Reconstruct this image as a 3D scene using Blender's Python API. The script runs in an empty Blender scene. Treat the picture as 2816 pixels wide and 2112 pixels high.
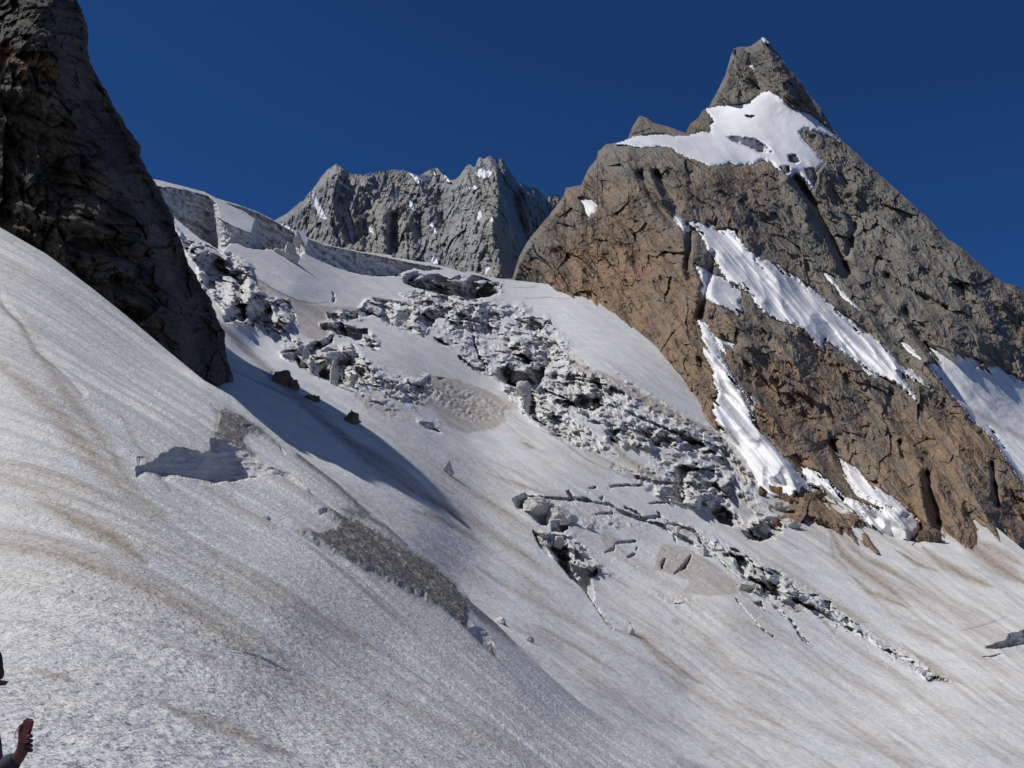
import bpy, bmesh, math, random
import numpy as np
from mathutils import Vector, noise as mnoise

# ------------------------------------------------------------------ camera
C = bpy.context.scene.collection
S = bpy.context.scene
PITCH = math.radians(12.0)
F = 2740.0                                  # focal length in photo pixels (2816 wide)
cd = bpy.data.cameras.new('camera'); cam = bpy.data.objects.new('camera', cd); C.objects.link(cam)
cd.sensor_fit = 'HORIZONTAL'; cd.sensor_width = 36.0; cd.lens = 36.0 * F / 2816.0
cd.clip_start = 0.1; cd.clip_end = 20000
cam.location = (0, 0, 0); cam.rotation_euler = (math.pi / 2 + PITCH, 0, 0)
S.camera = cam

# ------------------------------------------------------------------ light
SUN = Vector((-0.62, -0.05, 0.82)).normalized()      # direction towards the sun
w = bpy.data.worlds.new('World'); S.world = w; w.use_nodes = True
nt = w.node_tree; nt.nodes.clear()
sky = nt.nodes.new('ShaderNodeTexSky'); sky.sky_type = 'NISHITA'; sky.sun_disc = False
sky.sun_elevation = math.asin(SUN.z); sky.sun_rotation = math.atan2(SUN.x, SUN.y)
sky.altitude = 8000; sky.air_density = 1.0; sky.dust_density = 0.0; sky.ozone_density = 10.0
bg = nt.nodes.new('ShaderNodeBackground'); bg.inputs['Strength'].default_value = 0.10
wo = nt.nodes.new('ShaderNodeOutputWorld')
tint = nt.nodes.new('ShaderNodeMix'); tint.data_type = 'RGBA'; tint.blend_type = 'MULTIPLY'; tint.inputs[0].default_value = 1.0; tint.inputs[7].default_value = (0.42, 0.74, 0.94, 1)
nt.links.new(sky.outputs[0], tint.inputs[6]); nt.links.new(tint.outputs[2], bg.inputs[0]); nt.links.new(bg.outputs[0], wo.inputs[0])
sd = bpy.data.lights.new('sun', 'SUN'); sd.energy = 4.0; sd.angle = math.radians(0.53); sd.color = (1.0, 0.955, 0.885)
so = bpy.data.objects.new('sun', sd); C.objects.link(so)
so.rotation_euler = SUN.to_track_quat('Z', 'Y').to_euler()
S.view_settings.view_transform = 'Standard'; S.view_settings.look = 'None'
S.view_settings.exposure = -0.06; S.view_settings.gamma = 1.0

# ------------------------------------------------------------------ numeric helpers
CP, SP = math.cos(PITCH), math.sin(PITCH)
def unproj(px, py, z):
    x = (px - 1408.0) / F * z; y = (1056.0 - py) / F * z
    return np.stack([x, z * CP - y * SP, z * SP + y * CP], -1)

def _h(ix, iy, iz, seed):
    h = (ix.astype(np.uint32) * np.uint32(374761393) + iy.astype(np.uint32) * np.uint32(668265263)
         + iz.astype(np.uint32) * np.uint32(2246822519) + np.uint32((seed * 3266489917) & 0xffffffff))
    h = (h ^ (h >> np.uint32(15))) * np.uint32(2246822519)
    h = (h ^ (h >> np.uint32(13))) * np.uint32(3266489917)
    return h ^ (h >> np.uint32(16))

def noise(x, y, z=None, seed=0):
    """gradient noise, about -1..1"""
    x = np.asarray(x, np.float64); y = np.asarray(y, np.float64) + 0 * x
    z = np.zeros_like(x) + 0.37 if z is None else np.asarray(z, np.float64) + 0 * x
    fx, fy, fz = np.floor(x), np.floor(y), np.floor(z)
    ix, iy, iz = fx.astype(np.int64), fy.astype(np.int64), fz.astype(np.int64)
    x = x - fx; y = y - fy; z = z - fz
    u, v, t = [a * a * a * (a * (a * 6 - 15) + 10) for a in (x, y, z)]
    out = 0
    for i in (0, 1):
        for j in (0, 1):
            for k in (0, 1):
                h = _h(ix + i, iy + j, iz + k, seed)
                gx = (h & np.uint32(1023)).astype(np.float64) / 511.5 - 1
                gy = ((h >> np.uint32(10)) & np.uint32(1023)).astype(np.float64) / 511.5 - 1
                gz = ((h >> np.uint32(20)) & np.uint32(1023)).astype(np.float64) / 511.5 - 1
                d = gx * (x - i) + gy * (y - j) + gz * (z - k)
                out = out + d * (u if i else 1 - u) * (v if j else 1 - v) * (t if k else 1 - t)
    return out * 1.5

def fbm(x, y, z=None, o=4, seed=0, gain=0.5, ridged=False):
    s = 0; a = 1.0; n = 0
    for k in range(o):
        f = 2.03 ** k
        v = noise(x * f, y * f, None if z is None else z * f, seed + 17 * k)
        if ridged: v = 1 - 2.2 * np.abs(v)
        s = s + a * v; n += a; a *= gain
    return s / n

def voro(x, y, seed=0):
    """2d cell noise: F1, F2, random per cell, offset to the cell's point"""
    ix, iy = np.floor(x).astype(np.int64), np.floor(y).astype(np.int64)
    f1 = np.full(x.shape, 9.0); f2 = np.full(x.shape, 9.0); r = np.zeros(x.shape); dx = np.zeros(x.shape); dy = np.zeros(x.shape)
    for i in (-1, 0, 1):
        for j in (-1, 0, 1):
            h = _h(ix + i, iy + j, ix * 0, seed)
            cx = ix + i + (h & np.uint32(1023)) / 1023.0; cy = iy + j + ((h >> np.uint32(10)) & np.uint32(1023)) / 1023.0
            rr = ((h >> np.uint32(20)) & np.uint32(1023)) / 1023.0
            ddx, ddy = x - cx, y - cy
            d = np.hypot(ddx, ddy); m = d < f1
            f2 = np.where(m, f1, np.minimum(f2, d)); f1 = np.where(m, d, f1)
            r = np.where(m, rr, r); dx = np.where(m, ddx, dx); dy = np.where(m, ddy, dy)
    return f1, f2, r, dx, dy

def facets(x, y, seed, w=0.35):
    """broken planes: each cell is its own tilted face"""
    xx = x + w * noise(x * 0.9, y * 0.9, seed=seed + 1); yy = y + w * noise(x * 0.9, y * 0.9, seed=seed + 2)
    f1, f2, r, dx, dy = voro(xx, yy, seed)
    a = r * 40.0
    return dx * np.cos(a) * 1.3 + dy * np.sin(a) * 1.3 + 0.22 * (r - 0.5)

def saw(u):
    f = u - np.floor(u); return np.where(f < 0.84, f / 0.84, (1 - f) / 0.16)

def sstep(a, b, x):
    t = np.clip((x - a) / (b - a), 0, 1); return t * t * (3 - 2 * t)

def seg_dist(px, py, pts):
    """distance to a polyline and the running parameter 0..1 of the nearest point"""
    best = np.full(px.shape, 1e9); par = np.zeros(px.shape)
    n = len(pts) - 1
    for k in range(n):
        (x0, y0), (x1, y1) = pts[k], pts[k + 1]
        dx, dy = x1 - x0, y1 - y0
        t = np.clip(((px - x0) * dx + (py - y0) * dy) / (dx * dx + dy * dy + 1e-9), 0, 1)
        d = np.hypot(px - x0 - t * dx, py - y0 - t * dy)
        m = d < best; best = np.where(m, d, best); par = np.where(m, (k + t) / n, par)
    return best, par

def sdf(px, py, poly):
    """signed distance to a polygon, positive inside (only exact within 140 px of its box)"""
    poly = [tuple(p) for p in poly]
    xs = [p[0] for p in poly]; ys = [p[1] for p in poly]
    out = np.full(px.shape, -140.0)
    m = (px > min(xs) - 140) & (px < max(xs) + 140) & (py > min(ys) - 140) & (py < max(ys) + 140)
    if not m.any(): return out
    a, b = px[m], py[m]
    d, _ = seg_dist(a, b, poly + [poly[0]])
    ins = np.zeros(a.shape, bool)
    for k in range(len(poly)):
        (x0, y0), (x1, y1) = poly[k], poly[(k + 1) % len(poly)]
        if y0 == y1: continue
        c = ((y0 > b) != (y1 > b)) & (a < (x1 - x0) * (b - y0) / (y1 - y0) + x0)
        ins ^= c
    out[m] = np.where(ins, d, -d)
    return out

def Q(x0, y0, s, pts):                       # points read off an enlarged crop
    return [(x0 + s * a, y0 + s * b) for a, b in pts]
A2 = lambda p: Q(400, 400, 704 / 1659, p)
A3 = lambda p: Q(700, 380, 800 / 2212, p)
A4 = lambda p: Q(1400, 60, 1000 / 2212, p)
A5 = lambda p: Q(1400, 700, 1000 / 2212, p)
A6 = lambda p: Q(1816, 900, 1000 / 2212, p)
B2 = lambda p: Q(300, 1000, 800 / 2212, p)
B3 = lambda p: Q(800, 1200, 800 / 2212, p)
B4 = lambda p: Q(1300, 1300, 800 / 2212, p)
B5 = lambda p: Q(2016, 1400, 800 / 2212, p)
D5 = lambda p: Q(385, 440, 1408 / 2212, p)
B6 = lambda p: Q(800, 700, 800 / 2212, p)

class TPS:
    """thin plate spline through (px, py, distance) points, in log distance"""
    def __init__(s, pts, lam=1e-3):
        p = np.array(pts, float); s.c = p[:, :2] / 1000.0; v = np.log(p[:, 2]); n = len(p)
        K = s.k(s.c, s.c) + lam * np.eye(n); P = np.hstack([np.ones((n, 1)), s.c])
        A = np.zeros((n + 3, n + 3)); A[:n, :n] = K; A[:n, n:] = P; A[n:, :n] = P.T
        s.w = np.linalg.solve(A, np.concatenate([v, np.zeros(3)]))
    @staticmethod
    def k(a, b):
        r2 = ((a[:, None, :] - b[None]) ** 2).sum(-1); return 0.5 * r2 * np.log(r2 + 1e-12)
    def __call__(s, px, py):
        sh = np.shape(px); X = np.ravel(px) / 1000.0; Y = np.ravel(py) / 1000.0
        o = s.w[-3] + s.w[-2] * X + s.w[-1] * Y
        for (cx, cy), wk in zip(s.c, s.w):
            r2 = (X - cx) ** 2 + (Y - cy) ** 2
            o += wk * 0.5 * r2 * np.log(r2 + 1e-12)
        return np.exp(o).reshape(sh)

def curve(pts):
    p = np.array(sorted(pts), float); return lambda x: np.interp(x, p[:, 0], p[:, 1])

def tag(o, label=None, cat=None, group=None, kind=None):
    if label: o['label'] = label
    if cat: o['category'] = cat
    if group: o['group'] = group
    if kind: o['kind'] = kind
    return o

def mesh_arrays(name, V, faces, mat, attrs=None, smooth=True, parent=None):
    me = bpy.data.meshes.new(name)
    V = np.ascontiguousarray(V, np.float32).reshape(-1, 3); faces = np.ascontiguousarray(faces, np.int32)
    n, k = faces.shape
    me.vertices.add(len(V)); me.vertices.foreach_set('co', V.ravel())
    me.loops.add(n * k); me.loops.foreach_set('vertex_index', faces.ravel())
    me.polygons.add(n); me.polygons.foreach_set('loop_start', np.arange(n, dtype=np.int32) * k)
    me.polygons.foreach_set('loop_total', np.full(n, k, np.int32))
    me.polygons.foreach_set('use_smooth', np.full(n, smooth))
    me.update(calc_edges=True); me.validate()
    for an, av in (attrs or {}).items():
        at = me.attributes.new(an, 'FLOAT', 'POINT'); at.data.foreach_set('value', np.ascontiguousarray(av, np.float32).ravel())
    me.materials.append(mat)
    o = bpy.data.objects.new(name, me); C.objects.link(o)
    if parent: o.parent = parent
    return o

def grid_faces(nr, nc):
    i = np.arange(nr * nc, dtype=np.int32).reshape(nr, nc)
    return np.stack([i[:-1, :-1], i[1:, :-1], i[1:, 1:], i[:-1, 1:]], -1).reshape(-1, 4)

# ------------------------------------------------------------------ materials
class NT:
    def __init__(s, name):
        s.m = bpy.data.materials.new(name); s.m.use_nodes = True
        s.t = s.m.node_tree; s.t.nodes.clear()
        s.out = s.n('ShaderNodeOutputMaterial'); s.b = s.n('ShaderNodeBsdfPrincipled')
        s.l(s.b.outputs[0], s.out.inputs[0])
        s.geo = s.n('ShaderNodeTexCoord').outputs['Object']
    def n(s, t, **k):
        x = s.t.nodes.new(t)
        for a, v in k.items(): setattr(x, a, v)
        return x
    def l(s, a, b): s.t.links.new(a, b)
    def put(s, sock, v):
        if hasattr(v, 'links') or isinstance(v, bpy.types.NodeSocket): s.l(v, sock)
        else: sock.default_value = v
    def attr(s, name): return s.n('ShaderNodeAttribute', attribute_name=name).outputs['Fac']
    def noise(s, scale, detail=4, rough=0.55, vec=None, dist=0.0):
        x = s.n('ShaderNodeTexNoise'); s.l(vec or s.geo, x.inputs['Vector'])
        x.inputs['Scale'].default_value = scale; x.inputs['Detail'].default_value = detail
        x.inputs['Roughness'].default_value = rough; x.inputs['Distortion'].default_value = dist
        return x.outputs['Fac']
    def voro(s, scale, vec=None, feature='F1', rnd=1.0):
        x = s.n('ShaderNodeTexVoronoi', feature=feature); s.l(vec or s.geo, x.inputs['Vector'])
        x.inputs['Scale'].default_value = scale; x.inputs['Randomness'].default_value = rnd
        return x.outputs['Distance']
    def mapv(s, scale=(1, 1, 1), rot=(0, 0, 0)):
        x = s.n('ShaderNodeMapping'); s.l(s.geo, x.inputs[0])
        x.inputs['Scale'].default_value = scale; x.inputs['Rotation'].default_value = rot
        return x.outputs[0]
    def mix(s, f, a, b, mode='MIX'):
        x = s.n('ShaderNodeMix', data_type='RGBA', blend_type=mode)
        s.put(x.inputs[0], f); s.put(x.inputs[6], a); s.put(x.inputs[7], b); return x.outputs[2]
    def math(s, op, a, b=0.0, clamp=False):
        x = s.n('ShaderNodeMath', operation=op, use_clamp=clamp); s.put(x.inputs[0], a); s.put(x.inputs[1], b); return x.outputs[0]
    def ramp(s, v, a, b, lo=0.0, hi=1.0):
        x = s.n('ShaderNodeMapRange'); s.put(x.inputs[0], v)
        for k, q in zip((1, 2, 3, 4), (a, b, lo, hi)): x.inputs[k].default_value = q
        return x.outputs[0]
    def bump(s, h, strength, dist, prev=None):
        x = s.n('ShaderNodeBump'); s.put(x.inputs['Height'], h)
        x.inputs['Strength'].default_value = strength; x.inputs['Distance'].default_value = dist
        if prev is not None: s.l(prev, x.inputs['Normal'])
        return x.outputs[0]

def col(r, g, b): return (r, g, b, 1)

def ice_material(name, grain, base=(0.60, 0.62, 0.66), speck=0.5):
    """old snow and ice: grain = list of (noise scale per metre, bump distance in metres)"""
    T = NT(name)
    dirt, debris, wall = T.attr('dirt'), T.attr('debris'), T.attr('wall')
    n1 = T.noise(grain[0][0] * 0.12, 5, 0.6)
    c = T.mix(T.ramp(n1, 0.3, 0.7), col(base[0] * 0.90, base[1] * 0.92, base[2] * 0.96), col(base[0] * 1.1, base[1] * 1.09, base[2] * 1.06))
    # walls of ice: greyer and banded by the yearly layers
    zz = T.n('ShaderNodeSeparateXYZ'); T.l(T.geo, zz.inputs[0])
    z2 = T.math('ADD', zz.outputs[2], T.math('MULTIPLY', zz.outputs[0], 0.16))
    z3 = T.math('ADD', T.math('MULTIPLY', z2, 0.24), T.math('MULTIPLY', T.noise(0.03, 3), 5.0))
    cb = T.n('ShaderNodeCombineXYZ'); T.l(z3, cb.inputs[2])
    bands = T.noise(1.0, 3, 0.7, vec=cb.outputs[0])
    wc = T.mix(T.ramp(bands, 0.42, 0.56), col(0.17, 0.18, 0.195), col(0.66, 0.69, 0.72))
    wn = T.noise(0.25, 4, 0.6)
    wc = T.mix(T.ramp(wn, 0.45, 0.72, 0, 0.8), wc, col(0.58, 0.62, 0.66))
    c = T.mix(T.math('MULTIPLY', wall, 0.85), c, wc)
    dn = T.noise(grain[0][0] * 0.8, 4, 0.7)
    dfac = T.math('MULTIPLY', dirt, T.ramp(dn, 0.25, 0.7, 0.55, 1.25), True)
    c = T.mix(dfac, c, col(0.30, 0.235, 0.17))
    # black grit and melt holes
    v = T.noise(grain[0][0] * 2.2, 3, 0.75)
    sp = T.math('MULTIPLY', T.ramp(v, 0.53, 0.63), T.ramp(T.noise(grain[0][0] * 0.3, 2), 0.35, 0.65, 0.2, 1.0))
    c = T.mix(T.math('MULTIPLY', sp, speck), c, col(0.10, 0.095, 0.09))
    bn = T.noise(grain[0][0] * 1.3, 5, 0.8)
    dc = T.mix(T.ramp(bn, 0.42, 0.62), col(0.05, 0.048, 0.046), col(0.30, 0.285, 0.27))
    c = T.mix(T.math('MULTIPLY', debris, T.ramp(T.noise(grain[0][0] * 0.5, 4, 0.7), 0.3, 0.5, 0.5, 1.0), True), c, dc)
    T.l(c, T.b.inputs['Base Color'])
    T.b.inputs['Roughness'].default_value = 0.62
    T.b.inputs['Specular IOR Level'].default_value = 0.35
    prev = None
    for sc, ds in grain:
        prev = T.bump(T.noise(sc, 4, 0.62), 1.0, ds, prev)
    T.l(prev, T.b.inputs['Normal'])
    return T.m

def rock_material(name, scale, greys, browns, bumpd, dark=0.5):
    T = NT(name)
    brown = T.attr('brown')
    st = T.n('ShaderNodeVectorMath', operation='ADD')
    n1 = T.noise(scale, 6, 0.65, dist=0.4); n2 = T.noise(scale * 6, 5, 0.7); n3 = T.noise(scale * 30, 4, 0.7)
    g = T.mix(T.ramp(n1, 0.35, 0.65), col(*greys[0]), col(*greys[1]))
    b = T.mix(T.ramp(n2, 0.35, 0.65), col(*browns[0]), col(*browns[1]))
    f = T.math('ADD', brown, T.math('MULTIPLY', T.math('SUBTRACT', n2, 0.5), 2.2), True)
    c = T.mix(f, g, b)
    c = T.mix(T.ramp(brown, 1.0, 1.5, 0, 0.55), c, col(0.38, 0.275, 0.165))
    c = T.mix(T.ramp(n3, 0.58, 0.75, 0, 0.55), c, col(0.34, 0.33, 0.30))
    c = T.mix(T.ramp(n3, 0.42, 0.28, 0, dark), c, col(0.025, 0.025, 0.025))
    T.l(c, T.b.inputs['Base Color']); T.b.inputs['Roughness'].default_value = 0.9
    T.b.inputs['Specular IOR Level'].default_value = 0.15
    p = T.bump(n2, 1.0, bumpd * 3); p = T.bump(n3, 1.0, bumpd, p)
    T.l(p, T.b.inputs['Normal'])
    return T.m

M_near = ice_material('near_ice', [(3.2, 0.16), (0.9, 0.22), (11.0, 0.035)], (0.635, 0.642, 0.648), 0.9)
M_far = ice_material('glacier_ice', [(0.55, 0.30), (0.16, 0.5)], (0.64, 0.65, 0.665), 0.4)
M_snow = ice_material('patch_snow', [(0.12, 0.9), (0.5, 0.3)], (0.73, 0.74, 0.765), 0.0)
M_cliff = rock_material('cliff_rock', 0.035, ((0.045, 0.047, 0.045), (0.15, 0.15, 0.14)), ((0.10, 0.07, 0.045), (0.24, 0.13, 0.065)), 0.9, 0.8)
M_peak = rock_material('peak_rock', 0.010, ((0.15, 0.15, 0.14), (0.24, 0.235, 0.215)), ((0.185, 0.135, 0.10), (0.30, 0.21, 0.14)), 1.6, 0.4)
M_far_rock = rock_material('ridge_rock', 0.006, ((0.21, 0.225, 0.235), (0.36, 0.37, 0.365)), ((0.34, 0.29, 0.21), (0.42, 0.36, 0.26)), 2.5, 0.4)

# ================================================================== glacier beyond the fold
GZ = TPS([(620, 1080, 250), (840, 1270, 200), (1130, 1520, 165), (1400, 1800, 135), (1600, 1950, 120), (1800, 2050, 122),
          (2000, 2112, 125), (2400, 2112, 140), (2816, 2112, 155), (2816, 2400, 95), (1600, 2400, 70), (900, 1150, 290),
          (1100, 1300, 255), (1300, 1380, 300), (1300, 1550, 215), (1600, 1700, 215), (1500, 1400, 330), (1900, 1900, 185),
          (2000, 1700, 260), (2400, 1900, 220), (2816, 1850, 240), (2816, 1650, 360), (2500, 1600, 390), (2200, 1500, 430),
          (1900, 1450, 400), (1700, 1250, 480), (2100, 1330, 560), (1950, 1100, 720), (1700, 900, 900), (1600, 800, 1050),
          (1400, 770, 1060), (1250, 745, 1010), (1040, 705, 950), (890, 672, 880), (700, 590, 800), (405, 490, 720),
          (1300, 850, 850), (1300, 1000, 650), (1300, 1150, 500), (1000, 1000, 470), (1000, 850, 680), (800, 800, 590),
          (700, 950, 420), (620, 900, 400), (550, 750, 520), (2816, 1510, 480), (2520, 1490, 490), (3200, 1600, 430),
          (3200, 2000, 200), (900, 760, 740), (1500, 900, 860), (1650, 1050, 640), (1850, 1250, 520), (400, 1100, 300)], 1e-4)
GTOP = curve([(340, 480)] + [(405, 489), (455, 500)] + A2([(380, 300), (460, 342), (600, 385), (730, 432), (860, 500), (960, 560), (985, 545), (1060, 600),
             (1160, 640), (1400, 690), (1600, 725)]) + A3([(1040, 890), (1200, 930), (1340, 950), (1530, 1000), (1600, 1022), (1640, 1015), (1700, 1025), (1760, 1050), (1830, 1063), (2212, 1108)])
             + [(1560, 786), (1567, 768), (1590, 790), (1640, 808), (1700, 865), (1800, 948), (1900, 1035), (1985, 1090), (2050, 1235), (2100, 1320),
                (2155, 1362), (2190, 1365), (2205, 1345), (2240, 1340), (2280, 1365), (2330, 1400), (2380, 1440), (2450, 1475), (2525, 1492), (2570, 1485),
                (2610, 1425), (2640, 1390), (2680, 1400), (2740, 1450), (2816, 1512), (3200, 1700)])
FOLD = [(-700, 180), (-300, 400), (0, 625), (130, 700), (250, 790), (350, 870), (450, 955), (560, 1045), (640, 1090), (700, 1145), (760, 1195), (840, 1262), (930, 1330), (1000, 1392), (1060, 1440),
        (1130, 1505), (1200, 1545), (1260, 1600), (1295, 1655), (1360, 1710), (1440, 1790), (1520, 1865), (1600, 1935), (1700, 2000), (1850, 2070), (2000, 2130), (2300, 2230), (3300, 2500)]
CREST = curve(FOLD)

ncol, nrow = 1010, 640
gx = np.linspace(345, 3060, ncol)
t = np.linspace(0, 1, nrow)[:, None]
top = GTOP(gx); bot = CREST(gx) + 50; bot = np.maximum(bot, 2200 - 0.9 * np.maximum(1650 - gx, 0))
PX = np.repeat(gx[None], nrow, 0); PY = top[None] + (bot - top)[None] * t ** 1.08
Z = GZ(PX, PY)
wx = 9 * fbm(PX / 60, PY / 40, o=3, seed=3); wy = 7 * fbm(PX / 60, PY / 40, o=3, seed=4)
wfx = 5 * fbm(PX / 16, PY / 12, o=3, seed=5); wfy = 4 * fbm(PX / 16, PY / 12, o=3, seed=6)
X_, Y_ = PX + wx * 0.6 + wfx, PY + wy * 0.6 + wfy
X1, Y1 = PX + wfx * 0.6, PY + wfy * 0.6

# clean-edged walls and crevasses: every region below is the visible, near vertical ice of a drop
WALLS = [
    A2([(60, 262), (270, 290), (410, 330), (455, 372), (480, 470), (560, 520), (690, 575), (715, 480), (640, 425), (560, 395), (520, 372), (620, 398), (730, 440), (860, 505), (960, 566), (1000, 640),
        (1030, 690), (970, 742), (870, 690), (790, 668), (760, 680), (660, 668), (600, 640), (540, 640), (500, 690), (350, 600), (230, 500), (170, 440)]),
    A2([(1060, 612), (1160, 648), (1400, 698), (1600, 735), (1659, 760), (1659, 850), (1500, 850), (1380, 835), (1230, 790), (1100, 735), (1040, 700), (1050, 650)]),
    A3([(980, 905), (1200, 955), (1340, 975), (1440, 1000), (1300, 1010), (1220, 990), (1130, 1020), (1090, 1050), (1000, 1048)]),
    A3([(1140, 1040), (1240, 1010), (1290, 1045), (1400, 1030), (1490, 1075), (1560, 1040), (1610, 1085), (1660, 1040), (1760, 1065), (1840, 1110), (1870, 1170), (1780, 1210), (1650, 1215), (1520, 1195), (1400, 1185), (1230, 1140), (1130, 1100)]),
    A3([(550, 1345), (620, 1330), (800, 1340), (790, 1380), (620, 1370), (560, 1370)]),
    A3([(500, 1410), (640, 1400), (860, 1470), (850, 1490), (640, 1460), (510, 1455)]),
    A3([(630, 1465), (800, 1500), (935, 1550), (900, 1600), (810, 1540), (640, 1490)]),
    A3([(200, 1620), (330, 1600), (480, 1560), (590, 1490), (600, 1530), (530, 1590), (400, 1640), (300, 1659), (220, 1650)]),
    A3([(590, 1160), (612, 1200), (610, 1240), (590, 1255), (598, 1200)]),
    A3([(250, 1250), (310, 1330), (315, 1370), (300, 1400), (292, 1330)]),
    A2([(330, 720), (440, 700), (500, 730), (640, 800), (660, 850), (640, 900), (520, 830), (440, 800), (400, 830), (340, 780)]),
    A2([(670, 990), (700, 1010), (800, 1000), (830, 1090), (800, 1130), (700, 1120), (600, 1130), (520, 1150), (500, 1110), (640, 1080)]),
    A2([(960, 1370), (1060, 1420), (1080, 1470), (1000, 1440)]), A2([(1190, 1380), (1215, 1400), (1210, 1500), (1160, 1510), (1100, 1480), (1110, 1420)]),
    A2([(1260, 1330), (1330, 1360), (1340, 1430), (1260, 1440), (1230, 1400)]),
    B6([(1560, 890), (1650, 850), (1700, 840), (1760, 920), (1740, 990), (1640, 990), (1620, 960), (1600, 880)]), B6([(1760, 900), (1930, 880), (1930, 930), (1830, 1000), (1760, 990)]),
    B6([(1700, 490), (1850, 475), (1960, 500), (1900, 590), (1880, 540), (1760, 520)]), B6([(1110, 1540 - 600), (1170, 940), (1130, 955)]),
    A5([(580, 1080), (640, 1050), (700, 1035), (660, 1115), (600, 1110)]), A5([(320, 920), (450, 880), (560, 875), (540, 900), (400, 920)]), A5([(350, 740), (430, 735), (480, 745), (370, 752)]),
    B4([(300, 200), (390, 148), (440, 178), (390, 230), (380, 272), (340, 270)]), B4([(395, 290), (500, 295), (560, 260), (625, 235), (600, 290), (580, 340), (570, 400), (520, 400), (440, 330)]),
    B4([(600, 372), (700, 360), (778, 312), (740, 370), (720, 430), (680, 452), (600, 440)]), B4([(455, 420), (490, 445), (540, 540), (600, 640), (570, 625), (510, 560), (470, 480)]),
    B4([(560, 470), (700, 480), (740, 600), (600, 560), (570, 540)]), B4([(620, 650), (700, 610), (800, 690), (950, 720), (950, 770), (900, 800), (930, 960), (910, 1000), (830, 880), (740, 800)]),
    B4([(915, 1010), (960, 1040), (1070, 1190), (1050, 1195), (980, 1110)]), B4([(1200, 1150), (1220, 1210), (1190, 1230), (1180, 1210)]),
    B4([(730, 130), (770, 200), (755, 200), (725, 150)]), B4([(960, 200), (990, 175), (985, 215)]), B4([(1040, 100), (1150, 92), (1285, 95), (1270, 108), (1150, 105), (1045, 115)]),
    B4([(1325, 240), (1400, 222), (1510, 232), (1400, 238)]), B4([(870, 130), (940, 98), (935, 122)]), B4([(900, 325), (1070, 298), (1070, 318)]), B4([(560, 190), (760, 200), (700, 215), (560, 205)]),
    B4([(1520, 775), (1600, 700), (1660, 620), (1668, 640), (1620, 730)]), B4([(1430, 680), (1465, 650), (1460, 690), (1440, 745), (1430, 720)]), B4([(1520, 460), (1545, 480), (1550, 535), (1530, 510)]),
    B4([(1720, 480), (1745, 520), (1740, 560), (1722, 530)]), B4([(1000, 608), (1080, 590), (1085, 545), (1240, 530), (1250, 515), (1090, 530), (1070, 570)]), B4([(1170, 640), (1240, 610), (1245, 560), (1255, 570), (1230, 630), (1190, 645)]),
    B4([(1480, 150), (1540, 130), (1610, 150), (1615, 195), (1560, 180)]), B4([(1900, 620), (1960, 600), (2020, 620), (2000, 645), (1910, 640)]),
    A5([(960, 1440), (1030, 1420), (1070, 1450), (1070, 1485), (1010, 1470)]),
    A5([(1185, 1520), (1260, 1500), (1340, 1560), (1400, 1620), (1360, 1659), (1280, 1630), (1210, 1570)]), A5([(1010, 1300), (1060, 1260), (1150, 1270), (1130, 1310), (1040, 1345)]),
    B5([(150, 705), (220, 695), (250, 750), (200, 745)]), B5([(190, 640), (250, 600), (250, 635)]), B5([(395, 580), (430, 590), (420, 612)]),
    B5([(580, 645), (660, 650), (600, 670)]), B5([(660, 740), (700, 690), (745, 700), (740, 770)]), B5([(830, 830), (870, 815), (905, 900), (850, 870)]),
    B5([(1150, 1065), (1220, 1080), (1200, 1110)]), B5([(740, 170), (0, 0)]) if False else B5([(200, 430), (370, 480), (390, 570), (330, 570), (240, 500)]),
    B5([(60, 170), (200, 130), (300, 190), (290, 220), (210, 250), (120, 230)]),
    B5([(1925, 1045), (2080, 1000), (2100, 955), (2212, 930), (2400, 900), (2400, 1000), (2212, 1030), (2050, 1060), (1930, 1062)]), B5([(1865, 1115), (2000, 1100), (2060, 1090), (1960, 1122)]),
    A2([(820, 1460), (830, 1480), (815, 1475)]),
]
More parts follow.
